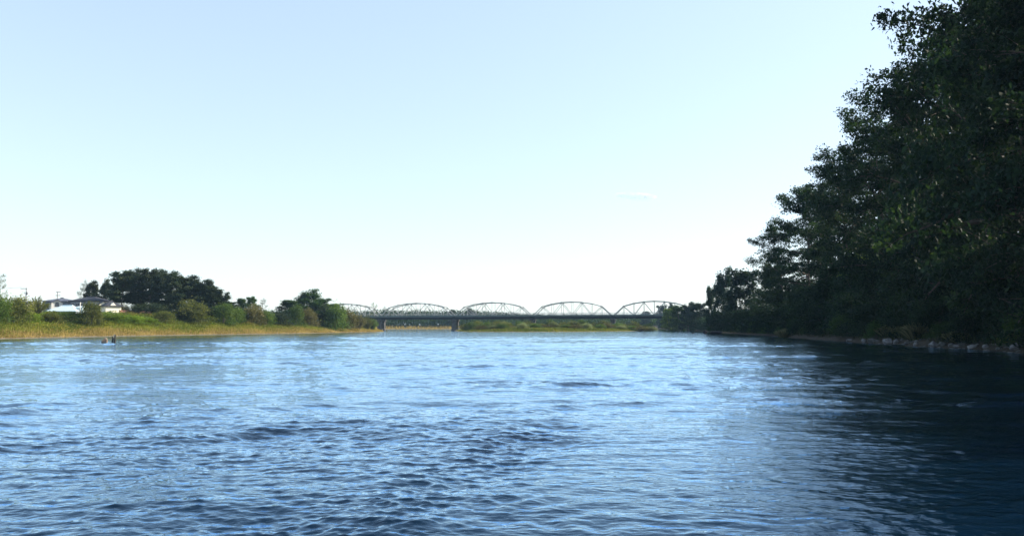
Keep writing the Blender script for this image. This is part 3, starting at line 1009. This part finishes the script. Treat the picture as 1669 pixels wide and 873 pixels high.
def tuft(label, px, py, D, H, R, n=420):
    rs = np.random.RandomState(int(px))
    p = at(px, py, D)
    az, q = rs.rand(n) * 6.28, rs.rand(n) ** .7
    B = np.stack([np.cos(az) * R * .35 * q, np.sin(az) * R * .35 * q, np.full(n, -.1)], 1)
    out = np.stack([np.cos(az) * R * q, np.sin(az) * R * q, H * (1.05 - .45 * q) * (.6 + .4 * rs.rand(n))], 1)
    mid = B * .5 + out * .5 + np.array([0, 0, .18 * H])
    s = np.stack([-np.sin(az), np.cos(az), az * 0], 1) * .03
    V = np.stack([B - s, B + s, mid + s, out, mid - s], 1).reshape(-1, 3)
    o = put('grass_clump', mesh_np('grass_clump', V, np.arange(5 * n).reshape(n, 5), rs.rand(n)), M['shadegrass'])
    o.location = (p.x, D, gz(p.x, D))
    tag(o, label, 'grass clump', 'pale grass clumps on the shaded bank')


tuft('largest pale dry grass clump spilling over the boulders', 1494, 556, 92, 2.4, 2.2)
tuft('smaller pale grass clump beside the largest one', 1472, 556, 98, 1.8, 1.8)
tuft('thin pale grass clump above the two joined boulders', 1445, 553, 104, 1.5, 1.7)
tuft('greyish low grass clump above the bluish boulders', 1558, 558, 82, 1.3, 1.5)
tuft('faint grass clump before the end of the bluff', 1278, 548, 160, 2.2, 2.2)

# ------------------------------------------------------------------ rocks and posts


def rock(name, label, cat, px, base, wpx, hpx, m, group=None, sharp=0, seed=1, D=None, sink=.12):
    if D is None:
        D = base_D(px, base, 50, 300, 6) if 'rock' == m or m == 'greyrock' else CAMH * F / (base - HZ)
    rs = np.random.RandomState(seed)
    import bmesh
    bm = bmesh.new()
    bmesh.ops.create_icosphere(bm, subdivisions=3, radius=1)
    ph = rs.rand(9) * 6
    cuts = [(Vector(rs.randn(3)).normalized(), rs.uniform(.55, .85)) for _ in range(9)]
    for v in bm.verts:
        for nn, h in cuts:
            q = v.co.dot(nn)
            if q > h:
                v.co -= nn * (q - h)
        c = v.co
        v.co = c * (1 + .07 * math.sin(3 * c.x + ph[0]) * math.cos(4 * c.y + ph[1]) + .05 * math.sin(7 * c.z + ph[2] + 3 * c.x))
        if sharp and v.co.z > 0:
            v.co.x = v.co.x * (1 - .75 * v.co.z) + sharp * v.co.z * .55
            v.co.y *= 1 - .6 * v.co.z
    wm_, hm = wpx * D / F, hpx * D / F
    for v in bm.verts:
        v.co = Vector((v.co.x * wm_ * .62, v.co.y * wm_ * .55, (v.co.z * .62 + .38) * hm))
    me = bpy.data.meshes.new(name)
    bm.to_mesh(me)
    bm.free()
    o = put(name, me, M[m])
    p = at(px, HZ, D)
    z = max(0, gz(p.x, D)) if m != 'wetrock' else 0
    o.location = (p.x, D, min(z, .25) - sink * hm)
    return tag(o, label, cat, group)


GR = 'pale boulders along the shaded waterline'
for i, (px, base, wp, hp, sh, lab) in enumerate([
    (1652, 574, 15, 15, .5, 'pointed pale boulder, nearest of those along the shaded bank'),
    (1627, 572.5, 9, 5, 0, 'small flat pale rock next to the pointed boulder'),
    (1604, 570, 9, 7, 0, 'grey rock between the pointed boulder and the long rubble'),
    (1585, 569.5, 16, 6, 0, 'long low grey rock in the rubble'),
    (1570, 567, 13, 11, .3, 'tilted pale boulder standing above the rubble'),
    (1559, 569, 11, 6, 0, 'pale low rock at the foot of the tilted boulder'),
    (1549, 565.5, 8, 6, 0, 'small pale rock between the tilted and bluish boulders'),
    (1535, 566, 11, 8, 0, 'bluish dark boulder next to the taller bluish one'),
    (1521, 565, 13, 11, -.2, 'taller bluish boulder below the greyish grass clump'),
    (1492, 564.5, 7, 5, 0, 'small rock under the largest pale grass clump'),
    (1476, 563, 8, 7, 0, 'round pale stone beside the two joined boulders'),
    (1460, 561, 10, 9, .1, 'pale boulder joined to a longer one'),
    (1447, 561.5, 16, 10, 0, 'long pale boulder joined to a smaller one'),
    (1424, 560.5, 17, 9, 0, 'pale sloping boulder before the joined pair'),
    (1407, 561, 7, 6, 0, 'small grey stone beside the sloping boulder'),
    (1383, 558, 8, 4, 0, 'farthest pale stone along the shaded waterline'),
]):
    rock('boulder', lab, 'boulder', px, base, wp, hp, 'rock' if i % 3 != 1 else 'greyrock', GR, sh, 100 + i)
import bmesh
bm = bmesh.new()
rs_ = random.Random(91)
for i in range(110):
    D = 54 + 46 * rs_.random()
    x, y = bankpt(D, rs_.uniform(-.5, 1.6))
    d = bmesh.ops.create_icosphere(bm, subdivisions=2, radius=rs_.uniform(.07, .22))
    ph, sx, sy, sz = rs_.uniform(0, 6), rs_.uniform(.7, 1.5), rs_.uniform(.7, 1.3), rs_.uniform(.4, .8)
    g_ = max(0, gz(x, y))
    for v in d['verts']:
        c = v.co * (1 + .2 * math.sin(9 * v.co.x + ph) + .15 * math.sin(13 * v.co.z + ph))
        v.co = Vector((c.x * sx + x, c.y * sy + y, c.z * sz + g_))
me = bpy.data.meshes.new('stone_rubble')
bm.to_mesh(me)
bm.free()
tag(put('stone_rubble', me, M['greyrock']), 'small grey stones strewn between the boulders of the shaded bank', 'stones', kind='stuff')
rock('boulder', 'brown rounded boulder in the river beside the two dark posts', 'boulder', 172, 558, 10.5, 9.5, 'brownrock', None, .25, 7)
rock('boulder', 'dark blocky rock standing in the water past the shaded wood', 'rock', 1149, 543, 6, 6, 'wetrock', 'dark rocks in the river', 0, 201)
rock('boulder', 'long low dark rock in the water close to the shaded wood', 'rock', 1168, 543, 21, 4.5, 'wetrock', 'dark rocks in the river', 0, 202)
rock('boulder', 'tiny dark rock farthest out in the water', 'rock', 1130, 543, 4, 2, 'wetrock', 'dark rocks in the river', 0, 203)

for px, top, lab in ((183.6, 548.6, 'shorter dark wooden post standing in the river'), (187.2, 545.2, 'taller dark wooden post with a bleached edge, in the river')):
    D = CAMH * F / (558 - HZ)
    p, q = at(px, 558, D), at(px, top, D)
    o = thing('wooden_post', (p.x, D, 0), lab, 'post', .3, 'old wooden posts in the river')
    mb = MB()
    for i in range(5):
        z0, z1 = -.6 + i * (q.z + .6) / 5, -.6 + (i + 1) * (q.z + .6) / 5
        mb.tube((.01 * math.sin(i * 2), 0, z0), (.01 * math.sin(i * 2 + 2), 0, z1), .13 - .006 * i, .13 - .006 * (i + 1), 9, True)
    mb.build('post', M['wood'], o)
    if px > 185:
        MB().box((-.13, -.03, q.z - .18), (.09, .16, .42)).build('bleached_edge', M['palewood'], o)
    else:
        MB().tube((0, 0, q.z), (0.01, 0, q.z + .02), .115, .09, 9, True).build('worn_top', M['wood'], o)

# ------------------------------------------------------------------ bridge
m_ = -0.215
bdir = Vector((1, m_, 0)).normalized()
bnor = Vector((-m_, 1, 0)).normalized()
NODES = [-119.6, -75.9, -32.7, 10.9, 54.2, 97.0]
Z0 = 441.0
bridge = thing('truss_bridge', (-75.9, Z0 + m_ * -75.9, 0), 'long grey steel bridge of five arched trusses on concrete piers across the river', 'bridge',
               math.atan2(bdir.y, bdir.x))
SP = 43.4 * math.hypot(1, m_)
LO = -43.7 * math.hypot(1, m_)   # local x of first node
W = 7.4                           # truss to truss
zb = lambda x: 7.55 + .0027 * x   # bottom chord height along local x


def steel(p, q, w1, h1, name, parent, m='steel'):
    mb = MB()
    mb.bar(p, q, w1, h1)
    return mb.build(name, M[m], parent)


hts = [0, 5.1, 6.55, 7.35, 7.65, 7.35, 6.55, 5.1, 0]
PW = SP * .975 / 8


def make_span():
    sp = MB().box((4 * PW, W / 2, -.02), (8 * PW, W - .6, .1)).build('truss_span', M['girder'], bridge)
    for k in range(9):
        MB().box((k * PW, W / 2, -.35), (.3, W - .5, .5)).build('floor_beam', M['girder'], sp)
    for y in (0, W):
        mb = MB()
        mb.bar((0, y, 0), (8 * PW, y, 0), .42, .5)
        mb.build('bottom_chord', M['steel'], sp)
        mb = MB()
        for k in range(8):
            mb.bar((k * PW, y, hts[k]), ((k + 1) * PW, y, hts[k + 1]), .42, .42)
        for k in range(1, 8):
            mb.box((k * PW, y, hts[k]), (.7, .46, .6))
        mb.build('top_chord', M['steel'], sp)
        for k in range(1, 8):
            steel((k * PW, y, .25), (k * PW, y, hts[k] - .25), .2, .2, 'vertical', sp)
        for a, c in ((1, 2), (3, 2), (3, 4), (5, 4), (5, 6), (7, 6)):
            steel((a * PW, y, hts[a] - .2), (c * PW, y, .2), .24, .24, 'diagonal', sp)
    for k in range(1, 8):
        steel((k * PW, .2, hts[k]), (k * PW, W - .2, hts[k]), .2, .22, 'sway_brace', sp)
    mb = MB()
    for k in range(1, 7):
        mb.bar((k * PW, .25, hts[k] + .05), ((k + 1) * PW, W - .25, hts[k + 1] + .05), .09, .09)
        mb.bar((k * PW, W - .25, hts[k] - .08), ((k + 1) * PW, .25, hts[k + 1] - .08), .09, .09)
    mb.build('lateral_bracing', M['steel'], sp)
    return sp


sp0 = make_span()
for i in range(5):
    x0 = LO + i * SP + SP * .0125
    if i == 0:
        sp = sp0
    else:
        sp = sp0.copy()
        COL.objects.link(sp)
        sp.parent = bridge
        for ch in list(sp0.children):
            c = ch.copy()
            COL.objects.link(c)
            c.parent = sp
    sp.location = (x0, 0, zb(x0))
    sp.rotation_euler = (0, -math.atan(.0027), 0)
XA, XB = LO - 6, LO + 5 * SP + 40


def along(name, y, dz, wd, ht, m):
    mb = MB()
    mb.bar((XA, y, zb(XA) + dz), (XB, y, zb(XB) + dz), wd, ht)
    return mb.build(name, M[m], bridge)


along('road_deck', W / 2, .3, W - .7, .24, 'asphalt')
along('edge_beam', -.75, .22, .9, .75, 'deck')
along('edge_beam', W + .75, .22, .9, .75, 'deck')
for y in (1.2, 3.7, 6.2):
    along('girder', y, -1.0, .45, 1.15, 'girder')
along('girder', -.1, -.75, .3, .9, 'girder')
for y in (-1.05, W + 1.05):
    mb = MB()
    for dz in (1.05, 1.65):
        mb.bar((XA, y, zb(XA) + dz), (XB, y, zb(XB) + dz), .09, .1)
    x = XA
    while x < XB:
        mb.box((x, y, zb(x) + 1.1), (.11, .11, 1.15))
        x += 2.1
    mb.build('railing', M['steel'], bridge)
for i in range(0, 6):
    x = LO + i * SP
    top = zb(x) - 1.62
    bot = -2.0
    # concrete frame pier: two flared columns, haunched cap beam
    prof = []
    mb = MB()
    for y0, s in ((-.2, 1), (W + .2, -1)):
        yc = y0 + s * .9
        rings = [(bot, 1.25, 1.05), (.7, 1.25, 1.05), (.75, 1.05, .85), (top - 2.6, .95, .78), (top - 1.3, 1.0, 1.05), (top - .75, 1.15, 1.6)]
        vs, fs = [], []
        for z, hx, hy in rings:
            dy = s * (hy - .8) * .9
            vs += [(x - hx, yc - hy + dy, z), (x + hx, yc - hy + dy, z), (x + hx, yc + hy + dy, z), (x - hx, yc + hy + dy, z)]
        for r in range(len(rings) - 1):
            o_ = 4 * r
            fs += [(o_ + a, o_ + (a + 1) % 4, o_ + 4 + (a + 1) % 4, o_ + 4 + a) for a in range(4)]
        fs += [(3, 2, 1, 0), (4 * len(rings) - 4, 4 * len(rings) - 3, 4 * len(rings) - 2, 4 * len(rings) - 1)]
        mb.add(vs, fs)
    mb.box((x, W / 2, .1), (1.2, W - 2.2, 1.1))
    pr = mb.build('pier', M['concrete'], bridge)
    MB().box((x, W / 2, top - .36), (2.5, W + 2.0, .78)).build('pier_cap', M['concrete'], pr)
    mb = MB()
    for yy in (0, W):
        mb.box((x - .6, yy, top + .7), (.6, .6, 1.34)).box((x + .6, yy, top + .7), (.6, .6, 1.34))
    mb.build('bearing', M['girder'], pr)

# ------------------------------------------------------------------ houses on the levee


def window(parent, c, wd, ht, face='y'):
    """frame and glass set 3 mm proud of the wall"""
    x, y, z = c
    mb = MB()
    tk = .08
    if face == 'y':
        for dx in (-1, 1):
            mb.box((x + dx * (wd / 2 - tk / 2), y - .03, z), (tk, .06, ht))
        for dz in (-1, 1):
            mb.box((x, y - .03, z + dz * (ht / 2 - tk / 2)), (wd - 2 * tk, .06, tk))
        mb.box((x, y - .026, z), (tk * .7, .05, ht - 2 * tk))
        fr = mb.build('window', M['frame'], parent)
        MB().box((x, y - .012, z), (wd - 2 * tk, .02, ht - 2 * tk)).build('pane', M['glass'], fr)
    else:
        for dy in (-1, 1):
            mb.box((x + .03, y + dy * (wd / 2 - tk / 2), z), (.06, tk, ht))
        for dz in (-1, 1):
            mb.box((x + .03, y, z + dz * (ht / 2 - tk / 2)), (.06, wd - 2 * tk, tk))
        fr = mb.build('window', M['frame'], parent)
        MB().box((x + .012, y, z), (.02, wd - 2 * tk, ht - 2 * tk)).build('pane', M['glass'], fr)


def house(name, label, px0, px1, eave, ridge, D, depth, wallm, roofm, kind, rz=0, ov=.45, group='houses on the levee', endm=None, cat='house'):
    a, c = at(px0, HZ, D), at(px1, HZ, D)
    wd = (c.x - a.x)
    ze, zr = at(px0, eave, D).z, at(px0, ridge, D).z
    g = min(gz(a.x, D), gz(c.x, D + depth), gz(c.x, D)) - .4
    o = thing(name, ((a.x + c.x) / 2, D, g), label, cat, rz, group)
    h, rh = ze - g, zr - ze
    x, y = wd / 2, depth
    mb = MB().box((0, y / 2, h / 2), (wd, y, h))
    if kind == 'gable_front':
        mb.add([(-x, 0, h), (x, 0, h), (0, 0, h + rh * .93), (-x, y, h), (x, y, h), (0, y, h + rh * .93)], [(0, 1, 2), (5, 4, 3)])
    if kind == 'gable_side':
        mb.add([(-x, 0, h), (-x, y, h), (-x, y / 2, h + rh * .93), (x, 0, h), (x, y, h), (x, y / 2, h + rh * .93)], [(2, 1, 0), (3, 4, 5)])
    wl = mb.build('wall', M[wallm], o)
    tk = .16
    r = MB()
    if kind == 'gable_front':
        for s in (-1, 1):
            sl_ = rh / x
            p = [(s * (x + ov), -ov, h - ov * sl_), (0, -ov, h + rh), (0, y + ov, h + rh), (s * (x + ov), y + ov, h - ov * sl_)]
            r.add(p + [(q[0], q[1], q[2] + tk) for q in p], [(0, 1, 2, 3), (7, 6, 5, 4), (0, 4, 5, 1), (1, 5, 6, 2), (2, 6, 7, 3), (3, 7, 4, 0)])
    elif kind == 'gable_side':
        sl_ = rh / (y / 2)
        for s in (-1, 1):
            ye = y / 2 + s * (y / 2 + ov)
            p = [(-x - ov, ye, h - ov * sl_), (x + ov, ye, h - ov * sl_), (x + ov, y / 2, h + rh), (-x - ov, y / 2, h + rh)]
            r.add(p + [(q[0], q[1], q[2] + tk) for q in p], [(0, 1, 2, 3), (7, 6, 5, 4), (0, 4, 5, 1), (1, 5, 6, 2), (2, 6, 7, 3), (3, 7, 4, 0)])
    else:
        rx = max(.3, x - y * .42)
        p = [(-x - ov, -ov, h), (x + ov, -ov, h), (x + ov, y + ov, h), (-x - ov, y + ov, h)]
        p2 = [(q[0], q[1], q[2] + .14) for q in p]
        r.add(p + p2 + [(-rx, y / 2, h + rh), (rx, y / 2, h + rh)], [(3, 2, 1, 0), (0, 1, 5, 4), (1, 2, 6, 5), (2, 3, 7, 6), (3, 0, 4, 7), (4, 5, 9, 8), (6, 7, 8, 9), (5, 6, 9), (7, 4, 8)])
        r.box((0, y / 2, h + rh + .06), (2 * rx + .3, .3, .22))
    r.build('roof', M[roofm], o)
    if endm:
        MB().box((x + .02, y / 2, h - .9), (.03, y - .1, 1.75)).build('sunlit_end', M[endm], o)  # white panel puts sunlight into the end wall's colour
    return o, wd, depth, h, rh


hs, wd, dp, h, rh = house('house', 'grey two-storey house with a dark hipped roof and an end wall whitened as sunlit', 108, 157, 490.5, 482.8, 240, 7, 'greywall', 'roof', 'hip', rz=-.28, endm='white')
for i in range(5):
    window(hs, (-wd / 2 + 1.1 + i * 1.75, 0, h - 1.0), 1.25, 1.05)
for i in range(3):
    window(hs, (-wd / 2 + 1.6 + i * 2.7, 0, h - 3.5), 1.7, 1.5)
window(hs, (wd / 2 + .035, dp / 2, h - .95), 1.1, 1.0, 'x')
hs, wd, dp, h, rh = house('house', 'house with a white front gable over a dark round-topped window', 83.5, 99.5, 493.5, 488.3, 236, 6, 'white', 'greyroof', 'gable_front', rz=.6)
mb = MB()
pts = [(.55 * math.cos(t_ * math.pi / 8), h - .45 + .75 * math.sin(t_ * math.pi / 8)) for t_ in range(9)] + [(-.55, h - 1.1), (.55, h - 1.1)]
k_ = len(pts)
mb.add([(q[0], -.05, q[1]) for q in pts] + [(q[0], -.004, q[1]) for q in pts], [tuple(range(k_))] + [(i, i + k_, (i + 1) % k_ + k_, (i + 1) % k_) for i in range(k_)])
mb.build('window', M['glass'], hs)
hs, wd, dp, h, rh = house('house', 'house with a wide grey roof behind the white front gable', 68, 107, 491, 484.8, 246, 8, 'greywall', 'greyroof', 'hip')
for i in range(2):
    window(hs, (-1.8 + 3.6 * i, 0, h - 1.2), 1.3, 1.1)
hs, wd, dp, h, rh = house('shed', 'long low shed with a pale blue metal roof', 75, 122, 507.5, 497, 205, 6, 'greywall', 'cyanroof', 'hip', cat='shed', ov=.25, group='sheds on the levee')
MB().box((wd / 2 - 1.2, -.03, h - .95), (.9, .05, 1.8)).build('door', M['frame'], hs)
hs, wd, dp, h, rh = house('shed', 'small pale green shed at the end of the pale blue roof', 123, 133, 501.5, 499.5, 207, 3, 'cyanroof', 'cyanroof', 'gable_side', cat='shed', ov=.08, group='sheds on the levee')
MB().box((0, -.03, h - 1.0), (.8, .05, 1.7)).build('door', M['frame'], hs)
hs, wd, dp, h, rh = house('outbuilding', 'low outbuilding with a bright cream wall and dark gabled roof by the grove', 172, 196, 499.2, 490.5, 222, 4, 'cream', 'roof', 'hip', rz=.8, cat='outbuilding', group='outbuildings by the grove')
MB().add([(-1.0, -.35, h + .25), (.55, -.35, h + .25), (-.2, -.35, h + 1.05), (-1.0, 2, h + .25), (.55, 2, h + .25), (-.2, 2, h + 1.05)],
         [(0, 1, 2), (0, 2, 5, 3), (2, 1, 4, 5), (3, 5, 4), (0, 3, 4, 1)]).build('dormer_gable', M['cream'], hs)
window(hs, (-.9, 0, h - 1.6), .9, .8)
hs, wd, dp, h, rh = house('outbuilding', 'narrow white gabled outbuilding beside the hipped roof house', 161, 173, 496, 491, 228, 5, 'cream', 'roof', 'gable_front', rz=.6, cat='outbuilding', ov=.3, group='outbuildings by the grove')
window(hs, (0, 0, h - 1.8), .8, .7)
hs, wd, dp, h, rh = house('house', 'small dark roofed house with a white wall behind the first utility pole', 24, 41, 496, 491.2, 226, 6, 'white', 'roof', 'gable_side')
window(hs, (wd / 2 - .7, 0, h - 1.4), .8, .9)
hs, wd, dp, h, rh = house('shed', 'low grey lean-to beside the first utility pole', 41, 55, 500, 497.2, 215, 4, 'greywall', 'greyroof', 'gable_side', cat='shed', ov=.2, group='sheds on the levee')
MB().box((-.4, -.03, h - 1.0), (.8, .05, 1.7)).build('door', M['frame'], hs)

a, c = at(46, HZ, 196), at(57, HZ, 196)
g_ = gz((a.x + c.x) / 2, 196)
o = thing('garden_wall', ((a.x + c.x) / 2, 196, g_), 'short white wall with a gatepost below the grey lean-to', 'wall')
zt = at(50, 502.5, 196).z - g_
MB().box((0, 0, zt / 2 - .2), (c.x - a.x, .2, zt + .4)).build('panel', M['white'], o)
MB().box((.12, -.03, zt / 2 + .1), (.26, .34, zt + 1.0)).build('gatepost', M['white'], o)
a, c = at(194, HZ, 214), at(245, HZ, 226)
o = thing('garden_wall', ((a.x + c.x) / 2, 220, gz((a.x + c.x) / 2, 220)), 'long low reddish brown wall at the foot of the dark grove', 'wall')
loc = o.location
mb = MB()
zt = at(215, 506.5, 220).z
mb.bar((a.x - loc.x, 214 - 220, zt - loc.z - .6), (c.x - loc.x, 226 - 220, zt - loc.z - .6), .25, 1.3)
mb.build('panel', M['rust'], o)
mb = MB()
mb.bar((a.x - loc.x, 214 - 220, zt - loc.z + .09), (c.x - loc.x, 226 - 220, zt - loc.z + .09), .36, .1)
mb.build('coping', M['rust'], o)
p = at(129.5, HZ, 200)
g_ = gz(p.x, 200)
o = thing('vent_pipe', (p.x, 200, g_), 'thin white upright pipe beside the pale blue roof', 'pipe')
zt = at(129.5, 493.5, 200).z - g_
MB().tube((0, 0, -.2), (0, 0, zt), .1, .1, 10, True).build('pipe', M['white'], o)
MB().tube((0, 0, zt - .02), (0, 0, zt + .16), .16, .1, 10, True).build('pipe_cap', M['white'], o)

# utility poles and the cable
tops = []
for px, top, D, arms, lab in ((40.3, 469, 222, ((470.2, -1.25, .15), (478, -.3, .5)), 'taller utility pole with one long crossarm to its side'),
                              (91.5, 475, 262, ((475.8, -.15, .95), (481.3, -.25, .9)), 'shorter utility pole behind the white front gable')):
    p = at(px, HZ, D)
    g_ = gz(p.x, D)
    o = thing('utility_pole', (p.x, D, g_), lab, 'utility pole', 0, 'utility poles behind the houses')
    zt = at(px, top, D).z - g_
    MB().tube((0, 0, -.5), (0, 0, zt), .19, .13, 10, True).build('pole', M['polegrey'], o)
    for y, x0, x1 in arms:
        z = at(px, y, D).z - g_
        ca = MB().box(((x0 + x1) / 2 * 1.0, -.2, z), (x1 - x0 + .5, .14, .16)).build('crossarm', M['polegrey'], o)
        mb = MB()
        for q in (x0, (x0 + x1) / 2, x1):
            mb.tube((q, -.2, z + .08), (q, -.2, z + .34), .06, .04, 8, True)
        mb.build('insulator', M['frame'], ca)
    tops.append((p.x + arms[0][1], D - .2, g_ + zt - .05))
    if D < 240:
        MB().tube((.28, 0, zt - 1.9), (.28, 0, zt - 1.1), .2, .2, 10, True).build('transformer', M['polegrey'], o)
ax, ay, az = tops[0]
mb = MB()
prev = None
for i in range(25):
    q = i / 24
    pt = (ax - 60 * q, ay - 10 * q, az + .2 - 1.1 * 4 * q * (1 - q))
    if prev:
        mb.tube(prev, pt, .03, .03, 5)
    prev = pt
tag(mb.build('power_cable', M['wire']), 'thin power cable running sideways off the taller utility pole', 'cable')

# ------------------------------------------------------------------ small cloud
cm = bpy.data.materials.new('cloud_vapour')
cm.use_nodes = True
t = cm.node_tree
t.nodes.remove(t.nodes['Principled BSDF'])
out = t.nodes['Material Output']
pv = t.nodes.new('ShaderNodeVolumePrincipled')
pv.inputs['Color'].default_value = (1, 1, 1, 1)
pv.inputs['Anisotropy'].default_value = .45
tc = t.nodes.new('ShaderNodeTexCoord')
nz = t.nodes.new('ShaderNodeTexNoise')
nz.inputs['Scale'].default_value, nz.inputs['Detail'].default_value = .03, 5
mr = t.nodes.new('ShaderNodeMapRange')
mr.inputs['From Min'].default_value, mr.inputs['From Max'].default_value = .38, .7
mr.inputs['To Max'].default_value = .014
t.links.new(tc.outputs['Object'], nz.inputs['Vector'])
t.links.new(nz.outputs['Fac'], mr.inputs['Value'])
t.links.new(mr.outputs[0], pv.inputs['Density'])
t.links.new(pv.outputs[0], out.inputs['Volume'])
import bmesh
bm = bmesh.new()
rn = random.Random(4)
c0_ = at(1037, 320, 4000)
px_m = 4000 / F
for i in range(60):
    q = rn.random()
    x = (q - .5) * 62 * px_m
    r_ = (11 * math.sin(math.pi * min(1, q * .95 + .04)) ** .6 + 2) * px_m * rn.uniform(.5, .8)
    d = bmesh.ops.create_icosphere(bm, subdivisions=3, radius=1)
    ph = rn.uniform(0, 6)
    for v in d['verts']:
        c = v.co
        k_ = 1 + .18 * math.sin(4 * c.x + ph) * math.sin(5 * c.y + ph) + .1 * math.sin(9 * c.z + ph)
        v.co = Vector((c.x * k_ * r_ * 1.7 + x, c.y * k_ * r_ * 1.5, c.z * k_ * r_ * .6 - x * .07 + rn.uniform(-1, 1) * .3))
me = bpy.data.meshes.new('cloud')
bm.to_mesh(me)
bm.free()
for p_ in me.polygons:
    p_.use_smooth = True
o = put('cloud', me, cm)
o.location = c0_
tag(o, 'small white wisp of cloud low over the far shore', 'cloud')

# ------------------------------------------------------------------ air
hb = MB().box((0, 0, 21), (15000, 15000, 48)).build('haze', None)
hm = bpy.data.materials.new('river_haze')
hm.use_nodes = True
t = hm.node_tree
t.nodes.remove(t.nodes['Principled BSDF'])
pv = t.nodes.new('ShaderNodeVolumePrincipled')
pv.inputs['Color'].default_value = (.5, .75, 1, 1)
pv.inputs['Density'].default_value = .0001
pv.inputs['Anisotropy'].default_value = .2
t.links.new(pv.outputs[0], t.nodes['Material Output'].inputs['Volume'])
hb.data.materials.append(hm)
tag(hb, 'thin blue haze over the river', 'haze', kind='stuff')
